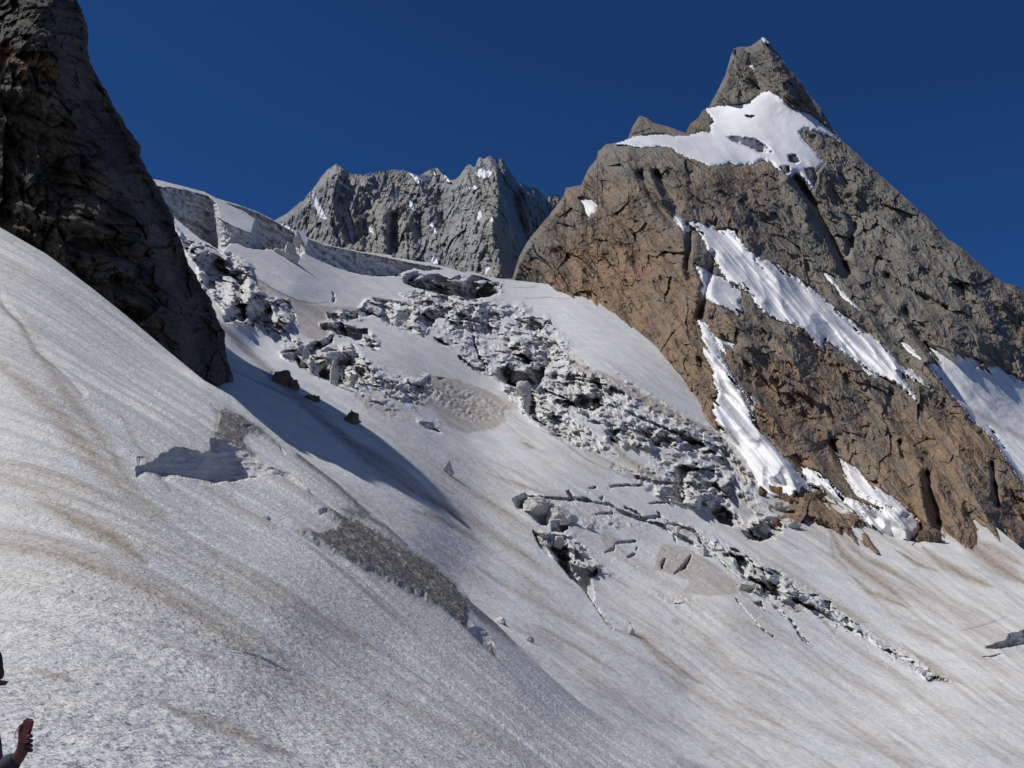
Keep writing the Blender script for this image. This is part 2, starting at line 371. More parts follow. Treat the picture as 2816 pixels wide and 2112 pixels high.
# jumbled, broken ice: ledges and drops at random
CHAOS = [
    D5([(940, 650), (980, 600), (1130, 610), (1240, 640), (1290, 600), (1400, 615), (1480, 615), (1540, 650), (1560, 700), (1500, 755), (1440, 740), (1350, 700), (1290, 680), (1250, 720), (1230, 745), (1130, 735), (1060, 695), (1000, 670), (950, 690)]),
    D5([(600, 830), (700, 815), (810, 775), (830, 730), (845, 745), (830, 790), (780, 820), (900, 825), (930, 890), (965, 870), (1010, 930), (1100, 965), (1180, 945), (1250, 925), (1205, 990), (1130, 1025), (1080, 1010), (1000, 975), (930, 955), (885, 990), (840, 965), (760, 930), (700, 880), (650, 865)]),
    D5([(1610, 775), (1700, 755), (1800, 785), (1825, 800), (1815, 850), (1770, 880), (1740, 920), (1740, 965), (1700, 1005), (1620, 985), (1560, 960), (1535, 920), (1590, 870), (1640, 850), (1595, 825)]),
    D5([(1640, 1020), (1700, 995), (1765, 1080), (1850, 1130), (1905, 1200), (1885, 1225), (1800, 1190), (1700, 1120), (1650, 1060)]),
    D5([(1780, 990), (1880, 945), (2000, 955), (2080, 1000), (2000, 1050), (1900, 1080), (1840, 1065), (1780, 1040)]),
    D5([(780, 705), (850, 695), (970, 735), (1025, 780), (1030, 822), (960, 800), (900, 762), (800, 735)]), D5([(810, 672), (860, 655), (940, 660), (945, 692), (870, 690), (820, 695)]),
    D5([(1130, 580), (1200, 572), (1330, 590), (1340, 620), (1240, 632), (1180, 610)]), D5([(1620, 690), (1700, 680), (1765, 688), (1740, 725), (1700, 740), (1640, 715)]),
    D5([(250, 430), (330, 400), (470, 440), (485, 500), (560, 600), (640, 610), (665, 680), (610, 745), (500, 705), (430, 690), (370, 590), (300, 500)]),
    D5([(2010, 1200), (2080, 1140), (2212, 1170), (2212, 1240), (2080, 1232)]), D5([(1270, 765), (1320, 765), (1325, 795), (1290, 790)]), D5([(1200, 1120), (1290, 1150), (1300, 1178), (1240, 1160)]),
    D5([(150, 285), (220, 350), (350, 400), (460, 430), (480, 480), (400, 470), (300, 415), (230, 425), (185, 370)]),
    A5([(270, 730), (560, 740), (650, 880), (500, 960), (350, 940), (200, 850)]),
    A5([(640, 1050), (1000, 1040), (1300, 1120), (1380, 1220), (1250, 1230), (1000, 1180), (850, 1170), (700, 1130)]),
    A5([(1010, 1280), (1150, 1260), (1370, 1330), (1330, 1420), (1200, 1480), (1180, 1500), (1060, 1480), (970, 1450), (1020, 1400)]),
    A5([(1180, 1490), (1300, 1500), (1420, 1600), (1400, 1659), (1250, 1590)]),
    A5([(1500, 1560), (1640, 1600), (1650, 1700), (1500, 1740), (1440, 1680)]),
    B4([(480, 440), (700, 470), (800, 600), (950, 700), (900, 760), (640, 640), (560, 560)]),
    B5([(0, 330), (150, 400), (420, 560), (560, 690), (760, 790), (900, 900), (1150, 1050), (1400, 1190), (1640, 1310), (1500, 1300), (1200, 1100), (950, 920), (700, 760), (500, 700), (250, 680), (60, 500)]),
    [(545, 735), (600, 745), (650, 790), (700, 850), (700, 900), (640, 880), (590, 820), (555, 790)],
    A5([(840, 1440), (1000, 1400), (1180, 1480), (1150, 1530), (1000, 1500)]), B6([(330, 700), (450, 690), (640, 860), (560, 900), (420, 800)]),
    A3([(1120, 1050), (1480, 1080), (1860, 1100), (1880, 1170), (1650, 1230), (1500, 1210), (1200, 1130)]),
]
RUMPLE = [([(980, 980), (1060, 1010), (1150, 1060), (1160, 1130), (1100, 1160), (1000, 1120), (930, 1060)], 0.6), (A5([(560, 1180), (800, 1260), (1000, 1300), (1180, 1340), (1100, 1500), (850, 1440), (600, 1330)]), 0.45), ([(1660, 990), (1800, 1080), (1960, 1190), (2060, 1300), (2090, 1400), (1990, 1380), (1880, 1260), (1760, 1150)], 0.5),
          (B5([(60, 420), (500, 620), (1000, 900), (900, 960), (400, 760), (40, 600)]), 0.6), (B4([(480, 180), (900, 190), (1200, 300), (1400, 420), (1100, 480), (800, 420), (600, 330)]), 0.3), (D5([(420, 560), (560, 620), (700, 700), (640, 800), (560, 780), (480, 690)]), 0.7),([(1170, 860), (1300, 880), (1400, 900), (1400, 990), (1370, 1050), (1300, 1020), (1250, 960), (1180, 900)], 0.8), (A5([(200, 480), (320, 560), (560, 720), (900, 900), (1250, 1060), (1500, 1300), (1540, 1560), (1300, 1500), (1000, 1400), (800, 1200), (500, 1000), (200, 850)]), 0.9),
          ([(1380, 870), (1500, 860), (1560, 930), (1600, 1040), (1560, 1110), (1650, 1200), (1720, 1260), (1600, 1240), (1480, 1180), (1380, 1080), (1340, 980)], 1.0), ([(640, 780), (760, 840), (860, 960), (1000, 990), (1180, 1050), (1230, 1090), (1130, 1120), (1000, 1070), (860, 1020), (700, 900)], 0.9),
          (B4([(460, 430), (760, 450), (900, 600), (1100, 780), (900, 800), (700, 640)]), 0.8), (B4([(1330, 380), (1600, 480), (1900, 640), (2212, 900), (2500, 1100), (2300, 700), (1800, 450), (1500, 330)]), 0.7), (B5([(300, 420), (700, 680), (1100, 960), (1500, 1200), (1650, 1310), (1400, 1250), (900, 950), (400, 700)]), 0.7),
          (B4([(1300, 850), (1700, 950), (1900, 1150), (1500, 1050)]), 0.35), (B6([(850, 300), (1000, 280), (1300, 330), (1600, 340), (1850, 390), (1800, 500), (1500, 560), (1200, 560), (1000, 500), (900, 420)]), 1.0), (B2([(1800, 150), (2212, 250), (2212, 400), (2000, 330)]), 0.5)]
RUFF = [B4([(1330, 390), (1500, 480), (1800, 640), (2000, 820), (2212, 960), (2150, 800), (1950, 600), (1700, 430), (1400, 300)])]

wall = np.zeros(PX.shape, bool)
for p in WALLS: wall |= sdf(X1, Y1, p) > 0
cha = np.full(PX.shape, -140.0)
for p in CHAOS: cha = np.maximum(cha, sdf(X_, Y_, p))
rgh = np.full(PX.shape, -140.0)
for p in RUFF: rgh = np.maximum(rgh, sdf(X_, Y_, p))
rum = np.zeros(PX.shape)
for p, a in RUMPLE: rum = np.maximum(rum, a * sstep(-12, 22, sdf(X_, Y_, p)))
P0 = unproj(PX, PY, Z)
# ledge pattern from cells in image-plane scale, elongated across the slope
rot = 0.35
ca, sa = math.cos(rot), math.sin(rot)
U, V = (X_ * ca + Y_ * sa), (-X_ * sa + Y_ * ca)
f1, f2, r1, dx1, dy1 = voro(U / 34 + 0.6 * noise(U / 40, V / 30, seed=13), V / 20 + 0.6 * noise(U / 35, V / 22, seed=14), 11)
g1, g2, r2, dx2, dy2 = voro(U / 12 + 0.7 * noise(U / 17, V / 12, seed=15), V / 8 + 0.7 * noise(U / 15, V / 10, seed=16), 12)
lf = fbm(U / 34, V / 15, o=4, seed=17, gain=0.62)
dens = fbm(U / 90, V / 50, o=2, seed=18)
led2 = (dy2 > 0.0) & (r2 > 0.45)
m = (cha > 0) & (lf < 0.30 + 0.25 * dens)
m |= (cha > -16) & (cha <= 0) & (lf > 0.28)
crl = np.abs(fbm(U / 85, V / 17, o=3, seed=60)) < 0.03 + 0.03 * dens
m |= crl & (rum > 0.35) & (cha < 0)
LINES = [(B4([(720, 150), (770, 205), (1000, 240), (1035, 238), (1130, 300), (1290, 360), (1440, 400), (1530, 470), (1640, 520), (1740, 570), (1830, 605), (1900, 680), (2000, 760), (2130, 880)]), 3.2), (B4([(440, 182), (560, 197), (770, 208), (870, 206)]), 2.6), (B4([(1150, 262), (1240, 300), (1290, 350), (1420, 335)]), 2.8),
         (B4([(1400, 300), (1500, 392), (1690, 445), (1740, 520), (1790, 575)]), 2.8), (B5([(0, 290), (130, 420), (260, 600), (470, 690), (620, 760), (900, 920)]), 3.2), (B4([(1960, 570), (2100, 700), (2212, 850)]), 2.6), (B5([(20, 680), (110, 790), (200, 910), (300, 975)]), 2.2), (B5([(300, 720), (440, 850), (520, 970), (600, 1050)]), 2.6),
         (A5([(760, 1350), (900, 1390), (1010, 1390)]), 3), (A5([(350, 745), (600, 800), (700, 850)]), 2.6), (A5([(480, 1010), (700, 1060), (1000, 1130), (1180, 1150)]), 3), (A5([(720, 960), (950, 1060), (1160, 1140)]), 2.4), (B6([(1270, 770), (1400, 870), (1470, 880)]), 3), (B6([(1380, 620), (1440, 790), (1500, 870)]), 3)]
for pts, wd in LINES:
    ds, q = seg_dist(PX + wfx * 0.9, PY + wfy * 0.9, pts); wall |= ds < wd * (0.5 + 1.2 * np.abs(np.sin(q * 23)))
CRK = [B4([(780, 120), (1300, 60), (1700, 250), (2212, 700), (2212, 1000), (1700, 1100), (1300, 900), (900, 480), (700, 330)]), B5([(0, 500), (600, 800), (1300, 1150), (1100, 1250), (500, 950), (0, 760)])]
ck = np.full(PX.shape, -140.0)
for p in CRK: ck = np.maximum(ck, sdf(X_, Y_, p))
m |= (np.abs(fbm(U / 70 + 7, V / 20, o=3, seed=61)) < 0.016) & (ck > 0) & (dens > -0.1)
m |= (rgh > 0) & led2 & (r2 > 0.86)
wall_all = wall | m
# push the drops back: straight walls below each upper lip
K = np.where(wall, 0.9999, 0.9972 + 0.0022 * fbm(U / 34, V / 20, o=2, seed=19))
for r in range(1, nrow):
    ins = wall_all[r]
    Z[r] = np.where(ins, Z[r - 1] * K[r], Z[r])
# relief of walls (blocky buttresses) and of the jumble
nb = fbm(PX / 26, PY / 60, o=4, seed=21, ridged=True)
def hblur(Z, W, n):
    for _ in range(n):
        a, b = Z[:, :-2], Z[:, 2:]; c = W[:, 1:-1] & W[:, :-2] & W[:, 2:]
        Z[:, 1:-1] = np.where(c, 0.25 * a + 0.5 * Z[:, 1:-1] + 0.25 * b, Z[:, 1:-1])
    return Z
Z = hblur(Z, wall_all, 14)
Z *= 1 + wall * (0.010 * nb + 0.004 * noise(PX / 7, PY / 9, seed=22))
Z *= 1 + wall * 0.0016 * fbm(PX / 9, PY / 7, o=3, seed=24, ridged=True)
rt = (0.6 + 0.9 * fbm(X_ / 40, Y_ / 26, o=2, seed=26)).clip(0, 1) * (1 - wall) * rum
Z *= 1 - rt * (0.016 * fbm(X1 / 40, Y1 / 20, o=3, seed=27, ridged=True, gain=0.5) + 0.012 * facets(U / 42, V / 22, 281) + 0.010 * facets(U / 20, V / 10, 28) + 0.004 * facets(U / 8, V / 5, 29))
Z *= 1 - sstep(-8, 5, cha) * (0.034 * facets(U / 84, V / 46, 254) + 0.018 * facets(U / 40, V / 24, 255) + 0.009 * fbm(U / 50, V / 26, o=3, seed=25, ridged=True, gain=0.45) + 0.006 * facets(U / 20, V / 13, 251) + 0.0016 * facets(U / 10, V / 7, 252) + 0.0008 * facets(U / 5, V / 4, 253))
P = unproj(PX, PY, Z)
# undulation of the snow, in metres of real height
calm = 1 - np.clip((cha + 20) / 30, 0, 1)
und = 0.9 * fbm(P0[..., 0] / 45, P0[..., 1] / 70, o=3, seed=31)
rid = noise(P0[..., 0] / 9, P0[..., 1] / 60, seed=33) * 0.3 + 0.25 * fbm(( -PX * 0.57 + PY * 0.82) / 14, (PX * 0.82 + PY * 0.57) / 150, o=4, seed=34) * np.clip(Z / 250, 0.3, 3)
P[..., 2] += np.where(wall_all, 0, 1) * (und * sstep(0, 60, PY - top[None]) + rid * calm * 0.6)
# grooves and debris humps
dirt = np.zeros(PX.shape); deb = np.zeros(PX.shape)
def stain(poly, a, soft=6, edge=1.0):
    global dirt
    dirt = np.maximum(dirt, a * sstep(0, soft, sdf(PX + wfx * edge, PY + wfy * edge, poly)))
stain([(1195, 1030), (1260, 1040), (1340, 1070), (1400, 1100), (1440, 1130), (1388, 1135), (1397, 1160), (1360, 1183), (1285, 1193), (1230, 1175), (1190, 1130), (1150, 1115), (1125, 1110), (1130, 1060), (1160, 1040)], 0.62)
stain([(672, 744), (722, 769), (807, 824), (863, 837), (918, 841), (981, 841), (986, 863), (901, 867), (905, 892), (909, 918), (875, 947), (807, 909), (816, 875), (800, 835), (720, 800), (680, 780)], 0.62)
stain(B4([(960, 450), (1100, 490), (1250, 500), (1090, 550), (1060, 600), (1000, 610)]), 0.6)
stain(B4([(1430, 530), (1640, 560), (1900, 720), (2110, 915), (1800, 945), (1580, 930), (1640, 820), (1530, 780), (1360, 745)]), 0.6)
stain(B4([(1500, 385), (1660, 420), (1730, 480), (1640, 500), (1520, 440)]), 0.5)
stain([(1540, 971), (1599, 998), (1689, 1034), (1784, 1084), (1897, 1152), (1965, 1179), (2010, 1220), (2060, 1300), (2080, 1330), (2040, 1310), (1988, 1220), (1852, 1156), (1762, 1120), (1671, 1057), (1581, 1025)], 0.72)
stain([(955, 1075), (1040, 1090), (1110, 1130), (1070, 1152), (1010, 1130)], 0.5)
stain(B5([(440, 510), (700, 640), (1050, 860), (1050, 890), (900, 850), (600, 620)]), 0.6)
stain(B5([(600, 780), (700, 830), (790, 940), (770, 975), (700, 900)]), 0.65)
stain(B5([(330, 700), (430, 695), (560, 750), (480, 800), (380, 760)]), 0.6)
stain(B5([(1100, 780), (1500, 930), (1700, 1080), (1900, 1190), (1600, 1080), (1300, 930)]), 0.62, 14)
stain(B5([(1140, 920), (1520, 1160), (1640, 1250), (1820, 1360), (1680, 1325), (1550, 1290), (1330, 1080)]), 0.72, 6)
stain(B5([(0, 540), (120, 640), (0, 650)]), 0.6)
stain([(1640, 985), (1700, 1010), (1900, 1120), (1800, 1080)], 0.3)
stain(B6([(430, 1040), (560, 1120), (750, 1220), (700, 1240), (520, 1130)]), 0.5, 5)
stain(B3([(1740, 35), (1800, 50), (1880, 90), (1830, 105), (1760, 60)]), 0.8, 2)
stain(B4([(1500, 1100), (1560, 1110), (1590, 1160), (1540, 1190), (1500, 1140)]), 0.6, 4)
stain(B4([(1570, 1200), (1610, 1190), (1630, 1240), (1600, 1255)]), 0.6, 4)
stain(A3([(550, 1280), (800, 1280), (790, 1330), (560, 1330)]), 0.5)
def streak(pts, wd, a, taper=True):
    global dirt
    d, tt = seg_dist(PX + wx * 0.4, PY + wy * 0.4, pts)
    a = min(1.0, a * 1.2); wdt = wd * (np.sin(np.pi * np.clip(tt, 0.02, 0.98)) ** 0.6 if taper else 1)
    dirt = np.maximum(dirt, a * np.clip(1 - d / (wdt + 0.5), 0, 1) ** 0.8)
# brown fans in the bay at the right
for p, wd, a in [
    (B5([(720, 130), (800, 290), (900, 400), (1200, 620), (1350, 740)]), 22, 0.8), (B5([(740, 140), (900, 270), (1000, 380), (1200, 470), (1450, 620)]), 18, 0.75),
    (B5([(1240, 310), (1400, 420), (1560, 480)]), 12, 0.9), (B5([(1440, 290), (1600, 420), (1800, 520), (1970, 590)]), 22, 0.75), (B5([(1720, 130), (1850, 300), (2000, 430), (2212, 560)]), 45, 0.85),
    (B5([(1850, 240), (2000, 320), (2212, 420)]), 26, 0.75), (B5([(890, 500), (1050, 640), (1180, 690), (1330, 750)]), 14, 0.95), (B5([(1240, 560), (1450, 640), (1800, 800)]), 22, 0.5),
    (B5([(1340, 680), (1560, 800), (1680, 880)]), 12, 0.5), (B5([(740, 200), (760, 350), (880, 470)]), 14, 0.6), (B5([(980, 420), (1200, 560), (1500, 760)]), 24, 0.5),
    (B3([(1180, 280), (1420, 450), (1700, 600)]), 14, 0.6), (B3([(1050, 460), (1200, 560), (1400, 650), (1700, 850), (1900, 980)]), 22, 0.62), (B3([(1500, 520), (1800, 680), (2212, 980)]), 20, 0.5),
    (B3([(1560, 200), (1900, 370), (2040, 470)]), 10, 0.5), (B3([(1440, 200), (1560, 310), (1800, 420)]), 7, 0.5), (B4([(0, 130), (300, 330), (460, 430)]), 12, 0.62), (B4([(100, 0), (350, 90), (660, 200)]), 8, 0.6),
    (B4([(0, 380), (250, 560), (500, 720), (780, 880)]), 20, 0.4), (B4([(0, 700), (300, 880), (600, 1040), (1100, 1330), (1300, 1450)]), 16, 0.55), (B4([(1080, 1200), (1300, 1270), (1450, 1430), (1600, 1540), (1750, 1620)]), 20, 0.75),
    (B4([(450, 1150), (800, 1330), (1130, 1540)]), 12, 0.65), (B4([(300, 1150), (700, 1400), (900, 1500)]), 9, 0.4), (B5([(0, 1450), (200, 1560), (400, 1659)]), 18, 0.55), (B5([(0, 1180), (280, 1290), (460, 1370)]), 9, 0.5),
    ([(1300, 1850), (1500, 1960), (1800, 2100)], 16, 0.5), ([(1700, 1780), (1950, 1930), (2200, 2060)], 22, 0.45), ([(2000, 1860), (2300, 2030), (2600, 2112)], 24, 0.35),
    (A5([(560, 1050), (700, 1230), (900, 1370), (1000, 1390)]), 18, 0.6), (A5([(430, 1160), (600, 1260), (760, 1330)]), 8, 0.55), (A5([(0, 1370), (200, 1450), (280, 1490)]), 8, 0.6),
    ([(1120, 1395), (1230, 1440), (1330, 1490)], 12, 0.6), (A5([(1830, 1100), (2000, 1300), (2212, 1500)]), 10, 0.35), (A6([(430, 1010), (520, 1060), (600, 1130)]), 10, 0.5)]:
    streak(p, wd, a)
# dark medial debris line inside the shade, and dark grit
def dark(pts, wd, a):
    global deb
    d, tt = seg_dist(PX + wfx * 0.6, PY + wfy * 0.6, pts)
    deb = np.maximum(deb, a * np.clip(1.3 - d / (wd * (0.35 + 0.65 * np.sin(np.pi * np.clip(tt, 0, 1)))), 0, 1))
dark([(560, 850), (640, 925), (700, 985), (800, 1075), (900, 1165), (1000, 1250), (1080, 1310), (1170, 1370), (1290, 1450)], 17, 1.0)
dark([(960, 1210), (1080, 1300), (1180, 1370)], 30, 0.8)
dark([(640, 1020), (770, 1080), (900, 1130)], 5, 0.7); dark([(870, 1090), (960, 1150), (1100, 1260), (1250, 1360)], 8, 0.35)
dark([(1140, 1385), (1240, 1450), (1330, 1500)], 7, 0.5)
dark([(1545, 1510), (1640, 1560), (1800, 1650)], 4, 0.3)
dark(A5([(0, 980), (300, 1120), (480, 1250), (700, 1350), (1010, 1395)]), 3, 0.5)
dark(A5([(60, 270), (220, 258), (390, 270)]), 1.6, 0.8); dark(A5([(30, 200), (190, 195)]), 1.6, 0.7); dark(B5([(1720, 930), (1900, 880), (2080, 820)]), 2.2, 0.8)
dark(A3([(0, 1060), (180, 1170), (330, 1240), (470, 1260), (560, 1240)]), 3, 0.9)
# streaky film of dust along the flow
along = PX * 0.82 + PY * 0.57; across = -PX * 0.57 + PY * 0.82 + 20 * fbm(PX / 300, PY / 300, o=2, seed=40)
stv = fbm(across / 9, along / 170, o=4, seed=41); stw = fbm(across / 40, along / 400, o=3, seed=42)
film = sstep(-0.3, 0.6, stv * 0.8 + stw * 0.8) * (0.30 + 0.2 * sstep(1200, 1500, PY))
film *= 1 - 0.8 * sstep(0, 1, (1050 - PY) / 150)
nz = np.clip(0.95 + 0.7 * stv + 0.3 * fbm(PX / 9, PY / 6, o=3, seed=43), 0.5, 1.4)
dirt = np.clip(np.maximum(dirt * nz * (0.95), film), 0, 1)
dirt = np.where(wall_all, dirt * 0.35, dirt); dirt = np.maximum(dirt, 0.45 * np.clip(rt, 0, 1) * sstep(-0.2, 0.5, stv + lf))
chs = sstep(-4, 8, cha)
dirt = np.maximum(dirt, chs * 0.22 * sstep(0.2, 0.8, r1)); 
deb = np.clip(np.maximum(deb * (0.75 + 0.6 * stv), 0.12 * chs * (r2 > 0.7)), 0, 1)
wallm = np.maximum(np.where(wall, 1.0, np.where(m, 0.3, 0.0)), chs * 0.15) 
# hummocky patch: small transverse waves on the brown patch
hp = sstep(0, 30, sdf(PX, PY, [(1180, 1035), (1260, 1045), (1430, 1120), (1390, 1160), (1300, 1180), (1190, 1120), (1140, 1080)]))
P[..., 2] += hp * 0.9 * noise(PX / 10, PY / 5, seed=51)
# skirt behind the rim so the sheet is solid from other viewpoints
back = P[0] + np.array([0, 1.0, 0]) * 120 + np.array([0, 0, -1.0]) * 60
G = np.concatenate([back[None], P], 0)
pad = lambda a: np.concatenate([a[:1], a], 0)
glacier = mesh_arrays('glacier', G, grid_faces(nrow + 1, ncol), M_far,
                      {'dirt': pad(dirt), 'debris': pad(deb), 'wall': pad(wallm)})
tag(glacier, 'crevassed glacier with a broken icefall between the dark cliff and the brown peak', kind='structure')
GPX, GPY, GP = PX, PY, P
def on_glacier(x, y):
    c = int(np.argmin(np.abs(GPX[0] - x))); r = int(np.argmin(np.abs(GPY[:, c] - y)))
    p = GP[r, c]; d = (p[1] * CP + p[2] * SP)
    return Vector(p), d

# ================================================================== near slope
NZ = TPS([(0, 2112, 14), (-500, 2112, 12), (700, 2112, 20), (1100, 2112, 30), (1408, 2112, 46), (1600, 2112, 66), (1800, 2112, 96), (2050, 2150, 122), (2050, 2500, 60), (1000, 2500, 11), (0, 2500, 7.5), (-600, 2500, 7.3), (-100, 2870, 4.65), (-600, 2900, 4.5), (900, 2900, 5.4), (0, 3900, 2.6), (1000, 3900, 2.8), (2000, 3500, 14),
          (1600, 1935, 116), (1700, 2000, 118), (1440, 1790, 116), (1295, 1655, 116), (1130, 1505, 120), (1000, 1392, 126), (840, 1262, 134), (640, 1090, 150), (450, 955, 166), (250, 790, 186), (0, 625, 206), (-300, 400, 235), (-700, 180, 260),
          (0, 1600, 37), (0, 1200, 78), (0, 900, 130), (400, 1500, 52), (400, 1200, 98), (800, 1700, 50), (800, 1450, 86), (1100, 1700, 78), (1100, 1900, 50), (1400, 1950, 70), (0, 1900, 20), (400, 1900, 24), (800, 1950, 32),
          (650, 1300, 104), (-500, 1200, 88), (-500, 1700, 33), (2400, 2300, 130)], 1e-4)
nc2, nr2 = 1000, 640
gx = np.concatenate([np.linspace(-650, -20, 90)[:-1], np.linspace(-20, 2250, nc2 - 89)])
top = CREST(gx); bot = np.full_like(gx, 2480.0)
tt = np.linspace(0, 1, nr2)[:, None]; t2 = np.where(tt < 0.93, tt / 0.93 * 0.80, 0.80 + (tt - 0.93) / 0.07 * 0.20)
bot2 = 2125 + 0 * gx
PX = np.repeat(gx[None], nr2, 0)
PY = np.where(tt < 0.93, top[None] + (np.maximum(bot2, top + 30) - top)[None] * (tt / 0.93), np.maximum(bot2, top + 30)[None] + (3900 - 2125) * ((tt - 0.93) / 0.07) ** 1.3)
Z = NZ(PX, PY)
wfx = 5 * fbm(PX / 18, PY / 14, o=3, seed=65); wfy = 4 * fbm(PX / 18, PY / 14, o=3, seed=66)
CREV = [B2([(200, 775), (330, 738), (400, 668), (560, 655), (700, 680), (770, 665), (770, 590), (860, 620), (930, 600), (1000, 640), (1090, 690), (1180, 745), (1270, 800), (1340, 810), (1440, 880), (1530, 960),
            (1400, 915), (1300, 885), (1180, 868), (1090, 868), (1010, 885), (930, 905), (800, 900), (700, 880), (600, 865), (500, 845), (380, 835), (290, 818), (215, 840)]),
        B2([(1300, 640), (1345, 690), (1330, 695), (1295, 650)]), B2([(1000, 482), (1090, 490), (1040, 500)]), B2([(210, 700), (290, 700), (260, 720), (215, 735)]),
        B2([(1590, 1140), (1660, 1145), (1650, 1165), (1610, 1160)]), B2([(1110, 1150), (1180, 1160), (1240, 1148), (1180, 1168)]),
        B3([(1310, 1480), (1400, 1420), (1500, 1490), (1540, 1560), (1500, 1620), (1420, 1560)]), B3([(1760, 1545), (1860, 1550), (1800, 1590), (1770, 1575)]), B2([(740, 1405), (800, 1430), (750, 1415)])]
wallN = np.zeros(PX.shape, bool)
for p in CREV: wallN |= sdf(PX + wfx * 0.7, PY + wfy * 0.5, p) > 0
for r in range(1, nr2):
    Z[r] = np.where(wallN[r], Z[r - 1] * 0.9990, Z[r])
Z = hblur(Z, wallN, 30)
Z *= 1 + wallN * (0.008 * fbm(PX / 60, PY / 25, o=4, seed=67) + 0.0012 * facets(PX / 16, PY / 12, 68) + 0.002 * saw((PY + 10 * noise(PX / 70, PY / 50, seed=64)) / 17))
P = unproj(PX, PY, Z)
dx, dy = 0.9, -0.45
psi = -dy * P[..., 0] + dx * P[..., 1]; alo = dx * P[..., 0] + dy * P[..., 1]
ps = psi + 2.5 * fbm(P[..., 0] / 40, P[..., 1] / 40, o=2, seed=70)
s1 = fbm(ps / 1.2, alo / 22, o=4, seed=71); s2 = fbm(ps / 6, alo / 60, o=3, seed=72); s3 = fbm(ps / 14, alo / 90, o=2, seed=73)
fade = sstep(0, 25, PY - top[None])
keep = np.where(wallN, 0, 1) * fade
P[..., 2] += keep * (0.16 * s1 * np.clip(Z / 40, 0.3, 1.4) + 0.9 * s2 * np.clip(Z / 60, 0.12, 1.3) + 1.2 * s3 * np.clip(Z / 80, 0.05, 1.2))
sc = fbm(P[..., 0] / 0.5, P[..., 1] / 0.8, o=3, seed=74, ridged=True) * np.clip(1.2 - Z / 45, 0, 1)
P[..., 2] += keep * 0.055 * sc
dirt = np.clip(sstep(0.05, 0.75, 0.55 * s1 + 0.9 * s2 + 0.5 * s3) * 0.62, 0, 1)
def streakN(pts, wd, a):
    global dirt
    d, q = seg_dist(PX + wfx * 1.5, PY + wfy * 1.5, pts)
    dirt = np.maximum(dirt, a * np.clip(1 - d / (wd * (0.3 + 0.7 * np.sin(np.pi * np.clip(q, 0, 1)))), 0, 1) ** 0.7 * np.clip(1.05 + 0.9 * s1, 0.3, 1.5))
for p, wd, a in [([(0, 830), (90, 930), (160, 1060), (300, 1230), (400, 1380)], 26, 0.55), ([(0, 1010), (150, 1130), (330, 1330), (480, 1450)], 40, 0.6), ([(100, 1400), (300, 1490), (400, 1560)], 30, 0.7),
                 ([(130, 1530), (260, 1600)], 26, 0.6), ([(0, 1330), (150, 1400), (260, 1450)], 20, 0.5), ([(520, 1500), (800, 1680), (950, 1780)], 22, 0.5), ([(650, 1550), (900, 1720), (1200, 1880)], 26, 0.5),
                 ([(850, 1500), (1000, 1620), (1150, 1740)], 10, 0.45), ([(440, 1930), (600, 1990), (800, 2070)], 30, 0.6), ([(90, 1830), (200, 1860)], 18, 0.55), ([(330, 1150), (420, 1280), (470, 1340)], 14, 0.45),
                 ([(560, 1320), (640, 1380), (760, 1450)], 20, 0.4), ([(250, 1700), (450, 1780), (700, 1860), (820, 1900)], 5, 0.45), ([(1000, 1900), (1300, 2040), (1500, 2112)], 24, 0.35)]:
    streakN(p, wd, a)
DEB = [B3([(20, 680), (200, 705), (330, 680), (250, 600), (250, 545), (430, 570), (560, 640), (700, 720), (900, 850), (1100, 960), (1230, 1080), (1350, 1260), (1350, 1450), (1230, 1400), (1050, 1290), (900, 1200), (650, 1050), (400, 930), (150, 780)]),
       B2([(780, 310), (880, 345), (1000, 380), (1150, 470), (1260, 580), (1340, 690), (1290, 660), (1170, 560), (1060, 530), (1030, 560), (1100, 640), (1180, 750), (1000, 650), (900, 600), (790, 600), (780, 480), (820, 400)])]
deb = np.zeros(PX.shape)
for p in DEB: deb = np.maximum(deb, sstep(-9, 16, sdf(PX + wfx * 2, PY + wfy * 2, p) + 4 * noise(PX / 9, PY / 8, seed=69)))
for pts, wd, a in [([(817, 1252), (900, 1310), (955, 1365), (1008, 1413)], 10, 0.9), ([(940, 1390), (1000, 1418), (1060, 1450), (1120, 1500)], 9, 0.8), (B3([(1330, 1250), (1500, 1380), (1640, 1480), (1720, 1540)]), 18, 0.9), (B3([(1420, 1540), (1520, 1620)]), 14, 0.7)]:
    d, q = seg_dist(PX + wfx, PY + wfy, pts); deb = np.maximum(deb, a * np.clip(1.3 - d / wd, 0, 1))
P[..., 2] += keep * sstep(0.5, 1, deb) * (0.10 + 0.22 * fbm(P[..., 0] / 1.2, P[..., 1] / 1.5, o=3, seed=75, ridged=True))
crk = np.zeros(PX.shape)
for pts, wd in [([(0, 815), (60, 890), (110, 960), (160, 1010), (230, 1090)], 14), ([(200, 1640), (500, 1745), (800, 1870)], 3), (B2([(780, 310), (900, 400), (1000, 470)]), 4)]:
    d, q = seg_dist(PX + wfx * 0.4, PY + wfy * 0.4, pts); crk = np.maximum(crk, np.clip(1 - d / wd, 0, 1))
P[..., 2] -= keep * crk * np.clip(Z / 60, 0.2, 1) * 0.22
dirt = np.where(wallN, 0.12, dirt)
dn = unproj(gx - 15, top + 140, Z[0] * 1.35)
G = np.concatenate([dn[None], P], 0)
slope = mesh_arrays('snow_slope', G, grid_faces(nr2 + 1, len(gx)), M_near, {'dirt': pad(dirt), 'debris': pad(deb * ~wallN), 'wall': pad(np.where(wallN, 0.12, 0.0))})
tag(slope, 'dirty grainy ice slope in the foreground falling to the right with brown streaks', kind='structure')
SPX, SPY, SPt = PX, PY, P
